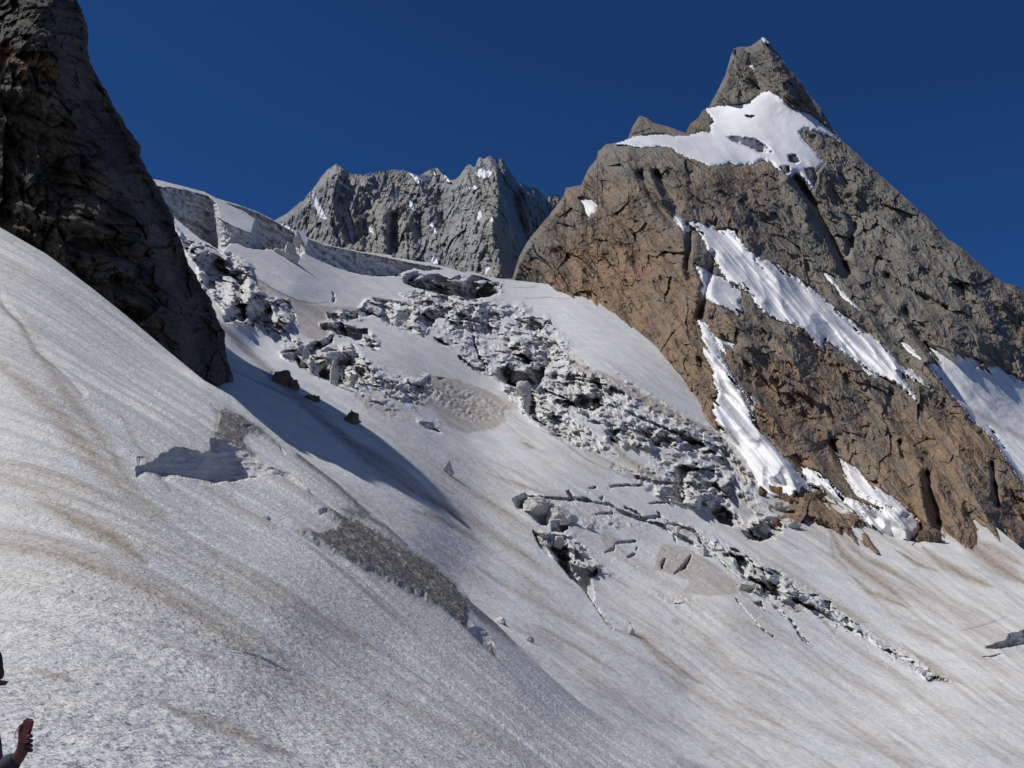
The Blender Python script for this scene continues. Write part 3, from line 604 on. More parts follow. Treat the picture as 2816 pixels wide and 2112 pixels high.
def on_slope(x, y):
    c = int(np.argmin(np.abs(SPX[0] - x))); r = int(np.argmin(np.abs(SPY[:, c] - y)))
    p = SPt[r, c]; return Vector(p), p[1] * CP + p[2] * SP

# unseen snow slope, added behind the viewer to bounce fill light forward
gx = np.concatenate([np.linspace(-1900, -30, 60), np.linspace(-25, 25, 20), np.linspace(30, 1900, 60)]); gy = -np.linspace(0, 1, 90) ** 2.2 * 1900 + 2.4
X, Y = np.meshgrid(gx, gy); r = 2.4 - Y
H = -2.55 + 0.10 * np.minimum(r, 60) + 0.62 * np.maximum(r - 60, 0) + 60 * fbm(X / 420, Y / 420, o=5, seed=400, ridged=True) * sstep(20, 500, r) - 0.12 * X * sstep(0, 60, r) * (np.abs(X) < 400) - 0.12 * 400 * np.sign(X) * sstep(0, 60, r) * (np.abs(X) >= 400)
H -= np.maximum(np.abs(X) - 6, 0) * 0.5 * np.exp(-r / 30)
zz = X * 0
behind = mesh_arrays('bounce_snow_slope', np.stack([X, Y, H], -1), grid_faces(len(gy), len(gx)), M_near, {'dirt': zz + 0.1, 'debris': zz, 'wall': zz})
tag(behind, 'added unseen snow slope behind the viewpoint bouncing fill light', kind='structure')

# ================================================================== dark cliff at the left
EDGE = curve([(-420, -420), (-300, -220), (-150, 20), (-60, 170), (0, 214), (40, 222), (80, 226), (120, 225), (180, 245), (250, 283), (300, 309), (345, 332), (400, 368), (430, 370), (480, 398), (520, 420), (560, 440), (600, 470), (640, 489),
              (690, 505), (740, 520), (790, 541), (830, 574), (870, 580), (920, 597), (960, 600), (1000, 622), (1030, 634), (1055, 625), (1090, 600), (1300, 560)])
CZ = TPS([(-600, 700, 262), (0, 650, 238), (250, 800, 236), (450, 960, 242), (600, 1060, 250), (0, 0, 262), (-200, -200, 275), (150, 150, 244), (225, 0, 262), (300, 300, 262), (400, 500, 264), (500, 700, 262), (590, 950, 256), (-600, 0, 300), (100, 300, 240), (-200, 400, 250), (200, 600, 234), (350, 800, 236), (0, -800, 250), (-600, -800, 250)], 1e-4)
nrc, ncc = 760, 440
gy = np.concatenate([np.linspace(-400, -10, 60)[:-1], np.linspace(-10, 1180, nrc - 59)])
ed = EDGE(gy) + 11 * fbm(gy / 45, gy * 0, o=4, seed=80, gain=0.65)
ss = np.linspace(0, 1, ncc)[None]
PX = -500 + (ed[:, None] + 500) * (1 - (1 - ss) ** 1.35); PY = np.repeat(gy[:, None], ncc, 1)
Z = CZ(PX, PY)
P0 = unproj(PX, PY, Z)
x, y, z = P0[..., 0], P0[..., 1], P0[..., 2]
rel = 8.0 * fbm(x / 34 + z / 90, z / 34, o=5, seed=81, ridged=True, gain=0.6) + 4.0 * fbm((x + 0.4 * z) / 7, (z - 0.2 * x) / 12, o=4, seed=82, ridged=True) + 1.4 * fbm(x / 2.2, z / 2.5, o=3, seed=83)
f1, f2, rr, _, _ = voro(x / 7 + 0.5 * noise(z / 9, x / 9), z / 9, 84)
rel += 3.2 * saw((z + 0.35 * x) / 9 + 0.8 * noise(x / 20, z / 20, seed=87)) + 3.0 * (rr - 0.5) + 5.0 * facets(x / 15, z / 17, 840) + 2.4 * facets((x + 0.3 * z) / 5, z / 6, 850) + 1.0 * facets(x / 1.9, z / 2.1, 860)
dep = sstep(0, 1, (ed[:, None] - PX) / 90)
Z = Z - rel * 1.15 + 26 * (1 - sstep(0, 150, ed[:, None] - PX)) ** 2
P = unproj(PX, PY, Z)
ext = [P]
e = P[:, -1:, :]
steps = [(0.5, 8, 0), (-1.5, 35, 6), (-5, 75, 26), (-14, 110, 56), (-90, 130, 80)]
ez = (e[..., 1] * CP + e[..., 2] * SP)[..., None]
rows = [e * (1 + b / ez) + np.array([a, 0, -c]) for a, b, c in steps]
for k, rw in enumerate(rows): rw[..., 0] += 3 * noise(e[..., 2] / 14, e[..., 2] * 0 + k * 3.3, seed=88)
G = np.concatenate([P] + rows, 1)
topc = G[:1].copy(); topc[..., 1] += 30; topc[..., 2] += 6
G = np.concatenate([topc, G], 0)
br = sstep(0, 1, 1 - seg_dist(PX + 20 * noise(PX / 50, PY / 30, seed=89), PY, [(-200, 130), (0, 150), (100, 175), (150, 200)])[0] / 34) * 1.0
br = np.maximum(br, 0.25 * sstep(0.1, 0.5, fbm(PX / 90, PY / 160, o=3, seed=90)) * sstep(400, 800, PY))
br = np.concatenate([br] + [br[:, -1:]] * len(rows), 1); br = np.concatenate([br[:1], br], 0)
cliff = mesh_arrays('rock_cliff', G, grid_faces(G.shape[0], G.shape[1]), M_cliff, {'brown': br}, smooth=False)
tag(cliff, 'steep dark rock cliff rising out of the top left with a rust streak', kind='structure')

# ================================================================== mountains as relief seen from here, with backs
def mountain(name, skyl, base, zf, reli, brown, mat, nx, ny, x0, x1, backd, jag, seed, label, carve=None):
    gx = np.linspace(x0, x1, nx)
    sk = curve(skyl)(gx); sk = sk + jag * fbm(gx / 34, gx * 0, o=5, seed=seed, gain=0.65)
    bs = curve(base)(gx)
    t = np.linspace(0, 1, ny)[:, None]
    PX = np.repeat(gx[None], ny, 0); PY = sk[None] + (bs - sk)[None] * t ** 1.1
    Z = zf(PX, PY); P0 = unproj(PX, PY, Z)
    fade = sstep(0, 30, PY - sk[None])
    Z = Z - reli(PX, PY, P0) * (0.3 + 0.7 * fade)
    P = unproj(PX, PY, Z)
    rows = []
    for k, (bk, dn) in enumerate([(0.10, -0.02), (0.45, -0.30), (1.0, -1.0)]):
        r = P[0] + np.array([0, backd * bk, backd * dn]); rows.append(r[None])
    G = np.concatenate(rows[::-1] + [P], 0)
    b = brown(PX, PY); b = np.concatenate([b[:1]] * 3 + [b], 0)
    o = mesh_arrays(name, G, grid_faces(ny + 3, nx), mat, {'brown': b}, smooth=False)
    tag(o, label, kind='structure')
    return (gx, sk)

# ---- grey ridge in the middle distance
RZ = TPS([(780, 600, 2900), (930, 450, 2750), (850, 700, 2650), (900, 800, 2400), (1050, 470, 2800), (1100, 600, 2620), (1100, 800, 2350), (1210, 465, 2850), (1240, 600, 2600), (1240, 780, 2350), (1330, 440, 2780), (1350, 600, 2430), (1372, 760, 2250),
          (1390, 440, 2860), (1440, 560, 2900), (1460, 700, 2750), (1500, 640, 3000), (1560, 560, 3100), (1560, 800, 2700), (740, 640, 2950), (700, 900, 2500)], 1e-4)
flecks = [([(1690, 225), (1730, 220), (1800, 265), (1780, 290), (1740, 300), (1695, 285)], 'largest white snow fleck, just under the ridge summit tower'), ([(425, 415), (450, 415), (480, 480), (545, 610), (500, 600), (460, 520), (410, 460)], 'slanting snow gully on the left shoulder of the grey ridge'),
    ([(650, 500), (700, 530), (715, 590), (745, 700), (745, 800), (715, 680), (690, 610), (650, 560)], 'long thin snow gully below the left summit of the grey ridge'), ([(645, 325), (690, 340), (722, 380), (715, 394), (660, 352)], 'snow streak right under the left summit of the grey ridge'),
    ([(1250, 290), (1300, 288), (1340, 310), (1280, 327)], 'snow ledge beside the middle notch of the grey ridge'), ([(1065, 385), (1095, 398), (1098, 462), (1075, 440)], 'upright snow fleck in the centre of the grey ridge face'),
    ([(1172, 470), (1195, 490), (1215, 545), (1185, 520)], 'curved snow fleck right of the ridge face centre'), ([(1318, 630), (1350, 650), (1380, 720), (1335, 727), (1360, 700)], 'hooked snow streak low on the grey ridge face'),
    ([(1628, 382), (1660, 352), (1702, 392), (1660, 380)], 'arched snow fleck below the ridge summit tower'), ([(1690, 590), (1715, 558), (1727, 590), (1705, 622)], 'leaf-shaped snow fleck on the pale right part of the ridge'),
    ([(1768, 637), (1800, 598), (1812, 632)], 'triangular snow fleck next to the dark side of the tower'), ([(1742, 995), (1765, 962), (1782, 990), (1755, 1035)], 'snow fleck at the foot of the ridge by the brown spur'),
    ([(1343, 900), (1382, 893), (1388, 950), (1343, 942)], 'square snow patch at the foot of the ridge above the glacier rim'), ([(855, 645), (890, 680), (905, 727), (865, 692)], 'snow fleck low in the dark gully of the ridge'),
    ([(778, 588), (840, 586), (830, 607)], 'flat snow fleck beside the thin snow gully'), ([(1338, 238), (1360, 240), (1374, 284)], 'snow fleck on the small middle pinnacle'), ([(1440, 292), (1470, 308), (1482, 332), (1450, 312)], 'snow fleck right of the small middle pinnacle'),
    ([(1176, 266), (1240, 290), (1245, 345), (1215, 305)], 'snow streak along the ridge crest left of the middle pinnacle'), ([(838, 278), (890, 266), (882, 282)], 'tiny snow cap on the ridge crest right of the left summit'), ([(200, 640), (250, 655), (295, 700), (240, 680)], 'snow fleck where the ridge meets the left glacier rim'),
    ([(1800, 172), (1840, 195), (1862, 228), (1830, 205)], 'thin snow streak near the top of the summit tower'), ([(650, 420), (690, 425), (680, 445)], 'short snow fleck in the upper part of the thin gully')]
FLP = [A3(q) for q, _ in flecks]
def rel_ridge(px, py, p):
    x, z = p[..., 0], p[..., 2]
    a = 55 * fbm(x / 150 + 0.3 * z / 190, z / 620, p[..., 1] / 900, o=5, seed=101, ridged=True, gain=0.55)
    b = 26 * fbm((x + 0.35 * z) / 42, z / 90, o=4, seed=102, ridged=True, gain=0.6)
    c = 9 * fbm(x / 14, z / 18, o=3, seed=103)
    d = 0
    for pts, wd, am in [(A3([(1835, 300), (1850, 500), (1830, 700), (1860, 900), (1860, 1050)]), 22, 70), (A3([(620, 200), (600, 500), (600, 800)]), 40, 60), (A3([(1390, 240), (1430, 500), (1460, 800)]), 20, -50),
                        (A3([(690, 300), (660, 500), (740, 780)]), 14, -60), (A3([(980, 560), (970, 880)]), 20, 50), (A3([(1060, 600), (1050, 850)]), 12, -60), (A3([(1240, 600), (1260, 850)]), 14, -45), (A3([(830, 700), (900, 880)]), 25, -45),
                        (A3([(1980, 330), (1990, 560), (2070, 760)]), 16, -70), (A3([(2040, 350), (2100, 600)]), 24, 60)]:
        ds, _ = seg_dist(px, py, pts); d = d + am * np.exp(-(ds / wd) ** 2)
    fm = np.full(px.shape, -140.0)
    for q in FLP: fm = np.maximum(fm, sdf(px, py, q))
    fm = 1 - sstep(-4, 2, fm)
    return a + d + 16 * saw((x + 0.3 * z) / 46 + 0.6 * noise(x / 80, z / 120, seed=107)) + 6 * saw((x - 0.2 * z) / 17 + 0.5 * noise(x / 30, z / 60, seed=108)) + 14 * facets(x / 40, z / 90, 930) + fm * (b + c + 7 * facets(x / 13, z / 26, 940) + 2 * facets(x / 7, z / 8, 950)) - 5 * (1 - fm)
def br_ridge(px, py):
    b = 0.12 + 0.5 * fbm(px / 60, py / 200, o=3, seed=105)
    b = b - 0.5 * np.exp(-(seg_dist(px, py, A3([(1500, 330), (1430, 600), (1480, 900)]))[0] / 60) ** 2)
    return np.clip(b, 0, 0.8)
rsky = A3([(-200, 700), (60, 650), (160, 625), (250, 570), (350, 480), (430, 400), (480, 330), (510, 290), (560, 240), (620, 195), (650, 215), (680, 240), (770, 280), (870, 270), (960, 250), (1080, 240), (1130, 243), (1180, 265), (1240, 290), (1290, 262), (1320, 240), (1345, 242), (1390, 225), (1412, 262), (1440, 290), (1500, 325),
           (1530, 318), (1560, 290), (1600, 230), (1620, 205), (1640, 200), (1655, 220), (1680, 218), (1700, 155), (1715, 150), (1740, 168), (1770, 145), (1790, 135), (1830, 145), (1880, 150), (1900, 185), (1920, 220), (1950, 270), (1980, 310), (2000, 350), (2020, 340), (2050, 352), (2100, 385), (2120, 375), (2160, 400), (2212, 450)]) \
       + [(1504, 548), (1513, 532), (1536, 536), (1545, 560), (1620, 640), (1700, 700)]
mountain('rock_ridge', rsky, [(600, 900), (1700, 900)], RZ, rel_ridge, br_ridge, M_far_rock, 620, 340, 640, 1640, 700, 9, 106,
         'jagged grey rock ridge flecked with snow far behind the glacier rim')

SUMMIT = A4([(655, 740), (780, 695), (950, 685), (1000, 700), (1090, 695), (1180, 668), (1230, 680), (1225, 630), (1250, 605), (1215, 560), (1200, 530), (1260, 515), (1450, 500), (1530, 440), (1580, 425), (1640, 450), (1720, 530), (1830, 560), (1920, 635), (2015, 730), (1940, 690), (1800, 645), (1765, 680),
             (1800, 740), (1860, 790), (1885, 830), (1918, 855), (1870, 905), (1870, 960), (1850, 1020), (1800, 960), (1720, 940), (1640, 900), (1590, 850), (1540, 840), (1490, 865), (1400, 870), (1340, 855), (1300, 872), (1210, 875), (1170, 850), (1100, 830), (1020, 795), (1000, 770), (920, 755), (820, 765), (720, 750)])
CS = [(1888, 614), (1911, 609), (1938, 625), (1949, 609), (1970, 632), (2000, 630), (2028, 636), (2026, 652), (2055, 688), (2105, 720), (2141, 731), (2191, 765), (2227, 790), (2260, 818), (2304, 858), (2340, 881), (2400, 926), (2450, 972), (2494, 1005), (2560, 1070), (2505, 1045), (2480, 1030),
      (2521, 1103), (2470, 1060), (2430, 1040), (2375, 1013), (2349, 990), (2304, 959), (2262, 930), (2268, 972), (2223, 925), (2200, 900), (2160, 888), (2123, 872), (2087, 849), (2069, 813), (1997, 768), (1983, 745), (1950, 690), (1925, 645)]
TONG = [(1920, 878), (1945, 894), (1970, 940), (1990, 985), (2010, 1025), (2028, 1057), (2046, 1084), (2065, 1125), (2080, 1155), (2075, 1165), (2100, 1190), (2150, 1250), (2200, 1305), (2240, 1345), (2225, 1352), (2205, 1335), (2190, 1352), (2175, 1372), (2130, 1370), (2070, 1340), (2030, 1270), (1990, 1200), (1960, 1130), (1975, 1085), (1965, 1048), (1960, 1016), (1935, 970), (1938, 953)]
SLAB = A6([(860, 850), (960, 885), (1050, 960), (1120, 1035), (1200, 1050), (1290, 1095), (1420, 1105), (1300, 1060), (1200, 1010), (1150, 950), (1120, 870), (1095, 800), (1200, 865), (1300, 965), (1450, 1065), (1585, 1185), (1570, 1240), (1530, 1305), (1400, 1290), (1330, 1250), (1250, 1200), (1180, 1150), (1090, 1100), (1050, 1060), (960, 975), (900, 960)])
APRON = [(1911, 727), (1951, 750), (1992, 768), (2042, 808), (2033, 836), (2046, 854), (2033, 870), (2001, 849), (1965, 836), (1942, 822), (1927, 799), (1933, 772)]
SMALL = [
    (A4([(430, 1075), (500, 1088), (535, 1120), (520, 1160), (485, 1182), (462, 1150), (458, 1110)]), 'small isolated white snow patch high on the left of the brown spur'),
    (A4([(1400, 165), (1420, 190), (1470, 240), (1490, 290), (1465, 275), (1425, 235), (1405, 195)]), 'thin snow sliver in the groove of the summit pinnacle'),
    (A4([(1535, 100), (1565, 110), (1580, 130), (1555, 122)]), 'tiny snow cap on the very top of the peak'),
    (A4([(1000, 1165), (1040, 1200), (1100, 1280), (1060, 1265), (1005, 1210)]), 'short pale snow wedge at the head of the long couloir'),
    (A4([(1915, 1525), (1975, 1560), (1975, 1600), (1940, 1570)]), 'small snow fleck above the long couloir on grey rock'),
    (A5([(1975, 170), (2060, 265), (2135, 340), (2110, 320), (2020, 250)]), 'thin snow line running down right above the long couloir'),
    (A5([(1255, 505), (1290, 520), (1370, 545), (1365, 570), (1310, 560), (1320, 605), (1285, 570), (1260, 535)]), 'forked white snow patch beside the narrow snow tongue'),
    (A5([(1465, 850), (1485, 870), (1510, 910), (1495, 905), (1470, 875)]), 'little snow fleck right of the narrow snow tongue'),
    (A5([(1395, 795), (1420, 830), (1495, 950), (1480, 965), (1420, 880)]), 'long white snow sliver at the right edge of the narrow tongue'),
    (A6([(1230, 250), (1290, 275), (1330, 318), (1270, 290)]), 'small snow streak under the lower end of the long couloir'),
    (A6([(1465, 90), (1520, 120), (1580, 190), (1540, 170), (1480, 130)]), 'faint grey snow wedge between the couloir and the right snowfield'),
    (A6([(1090, 800), (1130, 830), (1260, 960), (1420, 1090), (1330, 1090), (1190, 1020), (1120, 900)]), 'ribbed snow strip running down behind the thick snow slab')]
PWALLS = [A4([(1325, 700), (1420, 704), (1500, 715), (1560, 755), (1600, 795), (1520, 793), (1470, 770), (1440, 755), (1400, 745), (1360, 725)]), A4([(1700, 815), (1740, 810), (1765, 850), (1740, 862), (1705, 845)]),
                  A4([(1800, 900), (1850, 890), (1872, 950), (1855, 1000), (1820, 950)]), A4([(1650, 885), (1700, 880), (1710, 915), (1680, 925)]), A4([(1440, 570), (1490, 572), (1470, 583)])]
PSNOW = [SUMMIT, CS, TONG, SLAB, APRON] + [q for q, _ in SMALL]
# ---- the big peak
PZ = TPS([(1395, 780, 1130), (1600, 810, 1070), (1800, 960, 885), (1985, 1100, 735), (2165, 1350, 580), (2400, 1460, 540), (2525, 1495, 530), (2816, 1520, 560), (1440, 650, 1250), (1530, 530, 1400), (1650, 410, 1580), (1750, 500, 1330),
          (1900, 700, 1090), (2000, 900, 890), (1730, 350, 1700),  (2095, 105, 1960), (2010, 140, 2060), (1960, 280, 2010), (2060, 260, 1900), (2250, 300, 1840), (2320, 385, 1800), (2500, 560, 1660), (2816, 800, 1500), (2300, 700, 1400), (2500, 900, 1180), (2560, 1000, 1060), (2400, 1200, 800),
          (2700, 1330, 680), (2200, 1000, 900), (2000, 420, 1620), (2150, 350, 1790), (2200, 450, 1640), (2100, 600, 1380), (2700, 900, 1260), (3200, 1100, 1350), (3200, 1600, 700), (2816, 1150, 1080), (1750, 750, 1120), (1400, 1000, 1000), (2000, 1500, 530)], 1e-4)
G_SNOW = A6([(1610, 95), (1640, 120), (1700, 130), (1780, 165), (1880, 185), (1955, 215), (1940, 245), (2050, 245), (2160, 300), (2175, 320), (2300, 345), (2600, 420), (2700, 1500), (2300, 1060), (2212, 955), (2150, 870), (2100, 790), (2010, 660), (1950, 610), (1900, 575), (1850, 490), (1760, 400), (1700, 320), (1640, 250), (1615, 228), (1670, 225), (1660, 195)])
PSNOW.append(G_SNOW)
GEDGE = A6([(1615, 228), (1700, 320), (1760, 400), (1850, 490), (1900, 575), (2010, 660), (2100, 790), (2150, 870), (2212, 955), (2300, 1060)])
def warp(px, py, s, sc=16.0, amp=5):
    return px + amp * fbm(px / sc, py / sc, o=3, seed=s), py + amp * fbm(px / sc, py / sc, o=3, seed=s + 1)
DIRP = math.radians(50)                     # the beds dip to the lower right
def big_relief(px, py, p):
    """large and middle forms only"""
    al = px * math.cos(DIRP) + py * math.sin(DIRP); ac = -px * math.sin(DIRP) + py * math.cos(DIRP)
    d = 58 * fbm(ac / 120, al / 400, o=3, seed=110, ridged=True) * sstep(0, 500, py - 250)
    for pts, wd, am in [(A4([(1740, 950), (1850, 1100), (1930, 1250), (2000, 1400), (2060, 1520)]), 14, -75), (A4([(1690, 960), (1800, 1180), (1900, 1380), (1980, 1480)]), 20, 32),
                        (A4([(800, 930), (860, 1050), (960, 1180), (1000, 1230)]), 12, -50), (A4([(900, 930), (960, 1030), (1020, 1130)]), 13, -60), (A4([(860, 940), (930, 1090)]), 8, 30),
                        (A4([(1360, 150), (1490, 290), (1520, 400)]), 16, -60), (A4([(1530, 100), (1600, 250), (1700, 420)]), 26, 50), (A4([(1340, 300), (1350, 450)]), 30, 40),
                        (A4([(1100, 1300), (1080, 1500), (1100, 1560)]), 10, -30), (A5([(1240, 0), (1200, 200), (1160, 380)]), 10, -30), (A4([(2050, 1480), (2100, 1540)]), 12, -30),
                        (A6([(1040, 700), (1090, 800), (1110, 880)]), 9, -25), (A6([(1620, 900), (1660, 1050), (1700, 1180)]), 14, -40), (A6([(1560, 900), (1600, 1100), (1640, 1220)]), 14, 30), (A6([(2020, 830), (2040, 1000), (2050, 1080)]), 7, -25),
                        ([(2490, 860), (2530, 920), (2560, 960)], 16, -45), ([(2350, 620), (2330, 700)], 10, -30), ([(2440, 760), (2480, 790), (2600, 850)], 10, -30), (A6([(1460, 700), (1480, 790)]), 7, -22),
                        (A4([(640, 780), (1000, 830), (1250, 920)]), 40, 35)]:
        ds, _ = seg_dist(px, py, pts); d = d + am * np.exp(-(ds / wd) ** 2)
    for q in PWALLS: d = d - 60 * sstep(-3, 2, sdf(px, py, q))
    gsd = sdf(px, py, G_SNOW); ed_, _ = seg_dist(px, py, GEDGE)
    d = d * (1 - 0.85 * sstep(-5, 15, gsd)) - 40 * sstep(-3, 5, gsd) * np.exp(-ed_ / 60)
    return d
def rel_peak(px, py, p):
    al = px * math.cos(DIRP) + py * math.sin(DIRP); ac = -px * math.sin(DIRP) + py * math.cos(DIRP)
    k = p[..., 1] / 1300
    w1 = 12 * fbm(px / 50, py / 50, o=2, seed=112)
    sm = np.full(px.shape, -140.0)
    for q in PSNOW: sm = np.maximum(sm, sdf(px, py, q))
    sm = sstep(-9, 3, sm)
    d = 15 * k * fbm((ac + w1) / 46, al / 110, o=5, seed=113, ridged=True, gain=0.6)
    d = d + 5 * k * fbm((px + w1) / 13, (py + w1) / 17, o=4, seed=114, gain=0.6)
    f1, f2, r, _, _ = voro((ac + w1) / 22, al / 34, 115); md = sstep(-0.35, 0.35, fbm(px / 70, py / 70, o=2, seed=117))
    d = d + k * md * (10 * saw((ac + 0.9 * w1) / 31) + 3.2 * saw((ac + 0.6 * w1) / 10.5 + 0.3)) + 1.3 * k * (1 - md) * saw((py * 0.9 + px * 0.35 + 0.8 * w1) / 13)
    d = d + 1.5 * k * (r - 0.5) + 9 * k * facets(ac / 52, al / 85, 900) * sstep(80, 300, py) + 4.2 * k * facets((ac + w1) / 15, al / 34, 910) + 0.9 * k * facets(px / 6.5, py / 7.5, 920) + 5 * k * fbm((ac + w1) / 9, al / 80, o=3, seed=116)
    return big_relief(px, py, p) + d * (1 - sm) - 7 * sm
def br_peak(px, py):
    pts = [(1600, 540, .8), (1700, 560, .9), (1500, 600, .4), (1440, 720, .3), (1640, 760, 1.6), (1700, 830, 1.5), (1560, 770, 1.1), (1800, 650, .8), (1860, 560, .35), (1750, 440, .25), (1650, 450, .15), (1900, 470, .5), (2000, 480, .75), (2100, 560, .5), (2000, 560, .55), (2200, 620, .15),
           (2100, 300, .25), (2000, 200, .2), (2450, 700, .15), (2600, 800, .2), (2750, 850, .4), (1850, 900, 1.0), (1750, 850, 1.0), (1950, 1000, 1.1), (2050, 1000, .9), (2150, 900, .5), (2250, 1000, .8), (2150, 1150, 1.1), (2300, 1150, .45), (2400, 1250, .55), (2250, 1300, 1.0),
           (2500, 1200, .9), (2550, 1280, 1.2), (2500, 1080, .45), (2700, 1400, .9), (2650, 1450, .9), (2100, 750, .6), (2350, 900, .25), (2250, 1380, 1.0), (2050, 820, .3)]
    num = 0; den = 1e-9
    for x, y, v in pts:
        wgt = np.exp(-((px - x) ** 2 + (py - y) ** 2) / (2 * 65 ** 2)) + 1e-12; num = num + v * wgt; den = den + wgt
    al = px * math.cos(DIRP) + py * math.sin(DIRP); ac = -px * math.sin(DIRP) + py * math.cos(DIRP)
    return np.clip(num / den - 0.12 + 0.85 * fbm(ac / 26, al / 110, o=5, seed=120, gain=0.6) + 0.35 * fbm(px / 9, py / 9, o=3, seed=122), 0, 1.6)
psky = [(1300, 800), (1395, 765)] + A4([(20, 1560), (60, 1430), (130, 1310), (240, 1180), (330, 1060), (345, 1010), (440, 990), (480, 900), (535, 830), (540, 790), (590, 745), (660, 738), (720, 715), (750, 640), (790, 573), (840, 585), (870, 615), (930, 625), (1000, 650), (1075, 675), (1100, 620), (1150, 585), (1180, 535), (1210, 525), (1260, 440), (1330, 290), (1350, 200), (1370, 160), (1400, 150), (1470, 145), (1500, 125), (1540, 97), (1580, 125),
        (1640, 200), (1700, 280), (1760, 350), (1830, 450), (1900, 530), (1950, 620), (2030, 730), (2120, 800), (2212, 890)]) + Q(2116, 300, 700 / 1659, [(620, 345), (720, 430), (830, 530), (920, 610), (1010, 690), (1080, 760), (1160, 845), (1260, 910), (1380, 1020), (1520, 1130), (1600, 1145), (1659, 1190)]) + [(3000, 920), (3300, 1080)]
pbase = [(1300, 900), (1567, 900), (1800, 1050), (1985, 1190), (2100, 1420), (2200, 1450), (2525, 1560), (2816, 1580), (3300, 1800)]
mountain('rocky_peak', psky, pbase, PZ, rel_peak, br_peak, M_peak, 900, 640, 1380, 3180, 700, 5, 121,
         'pointed brown and grey rock peak with snowfields rising at the right')

# ================================================================== snow lying on the rock
def snow_patch(poly, zf, relf, thick, label, group=None, step=2.6, seed=0, groove=0.0, ragged=6, walls=(), name='snow_patch', dirtf=None, rough=0.0):
    poly = np.array(poly, float)
    x0, y0 = poly.min(0) - 10; x1, y1 = poly.max(0) + 10
    nx = max(8, int((x1 - x0) / step)); ny = max(8, int((y1 - y0) / step))
    PX, PY = np.meshgrid(np.linspace(x0, x1, nx), np.linspace(y0, y1, ny))
    al = PX * math.cos(DIRP) + PY * math.sin(DIRP); ac = -PX * math.sin(DIRP) + PY * math.cos(DIRP)
    wxx, wyy = warp(PX, PY, 200 + seed, 14.0, ragged)
    if groove:
        sh = ragged * 2.2 * noise(ac / 7, al / 60, seed=300 + seed); wxx = wxx + sh * math.cos(DIRP); wyy = wyy + sh * math.sin(DIRP)
    D = sdf(wxx, wyy, poly) + 2.5 * noise(PX / 4.5, PY / 4.5, seed=340 + seed)
    if groove: D = D - 16 * sstep(0.18, 0.55, fbm(ac / 6, al / 110, o=3, seed=345 + seed)) * (D < 22)
    Z = zf(PX, PY); P0 = unproj(PX, PY, Z)
    Z = Z - relf(PX, PY, P0)
    th = thick * sstep(-1.5, 7, D) - thick * 0.15
    gr = 0
    dirt = np.zeros(PX.shape)
    if groove:
        g = fbm(ac / 8, al / 260, o=3, seed=310 + seed); gr = groove * g
        dirt = 0.55 * sstep(0.30, 0.55, fbm(ac / 5, al / 120, o=3, seed=320 + seed))
    und = thick * 0.5 * fbm(PX / 60, PY / 45, o=3, seed=330 + seed)
    Z = Z - th - gr - und * sstep(0, 20, D)
    if rough: Z = Z - rough * fbm(PX / 10, PY / 12, o=4, seed=350 + seed, ridged=True)
    wl = np.zeros(PX.shape, bool)
    for p in walls: wl |= sdf(wxx, wyy, p) > 0
    for r in range(1, ny): Z[r] = np.where(wl[r], Z[r - 1] * 0.9996, Z[r])
    Z = hblur(Z, wl, 10)
    P = unproj(PX, PY, Z)
    keep = D > -3
    fc = grid_faces(ny, nx); k = keep.ravel()[fc].all(1); fc = fc[k]
    used = np.unique(fc); mp = -np.ones(nx * ny, np.int64); mp[used] = np.arange(len(used))
    if dirtf is not None: dirt = np.maximum(dirt, dirtf(PX, PY))
    V = P.reshape(-1, 3)[used]; n0 = len(V); fc = mp[fc]
    # close the back: the sheet's rim is carried down into the rock
    e = np.concatenate([fc[:, [0, 1]], fc[:, [1, 2]], fc[:, [2, 3]], fc[:, [3, 0]]])
    key = np.sort(e, 1); _, idx, cnt = np.unique(key, axis=0, return_index=True, return_counts=True)
    be = e[idx[cnt == 1]]
    ray = V / np.linalg.norm(V, axis=1, keepdims=True)
    V2 = V + ray * thick * 3
    side = np.stack([be[:, 1], be[:, 0], be[:, 0] + n0, be[:, 1] + n0], 1)
    V = np.concatenate([V, V2]); fc = np.concatenate([fc, side])
    dd = dirt.reshape(-1)[used]; ww = wl.reshape(-1)[used] * 0.35
    cx = V[:n0].mean(0); V = V - cx
    o = mesh_arrays(name, V, fc, M_snow, {'dirt': np.concatenate([dd, dd]), 'debris': np.zeros(len(V)), 'wall': np.concatenate([ww, ww])})
    o.location = cx
    return tag(o, label, 'snow patch' if name == 'snow_patch' else 'snowfield', group)

snow_patch(SUMMIT, PZ, lambda a, b, c: big_relief(a, b, c) + 2, 8, 'large bright snowfield draped below the pointed summit', seed=1, ragged=4, name='snowfield',
           walls=PWALLS)
brel = lambda a, b, c: big_relief(a, b, c) + 2
snow_patch(CS, PZ, brel, 9, 'long grooved snow couloir slanting down the middle of the brown face', seed=3, groove=6, ragged=9, name='snowfield')
snow_patch(APRON, PZ, brel, 8, 'bluish snow apron just left of the long grooved couloir', seed=4, groove=1.5, ragged=4)
snow_patch(TONG, PZ, lambda a, b, c: big_relief(a, b, c) + 4, 10, 'narrow streaked snow tongue running down from the brown face into the glacier', seed=5, groove=4.5, ragged=3, name='snowfield')
snow_patch(SLAB, PZ, lambda a, b, c: big_relief(a, b, c) + 4, 9, 'thick ribbed snow slab ending in a blunt snout above the brown-streaked bay', seed=6, groove=4, ragged=3, name='snowfield',
           walls=[A6([(1330, 1250), (1360, 1222), (1450, 1225), (1520, 1245), (1575, 1215), (1570, 1240), (1535, 1310), (1400, 1300)]), A6([(1450, 1145), (1490, 1135), (1525, 1145), (1500, 1160)])])
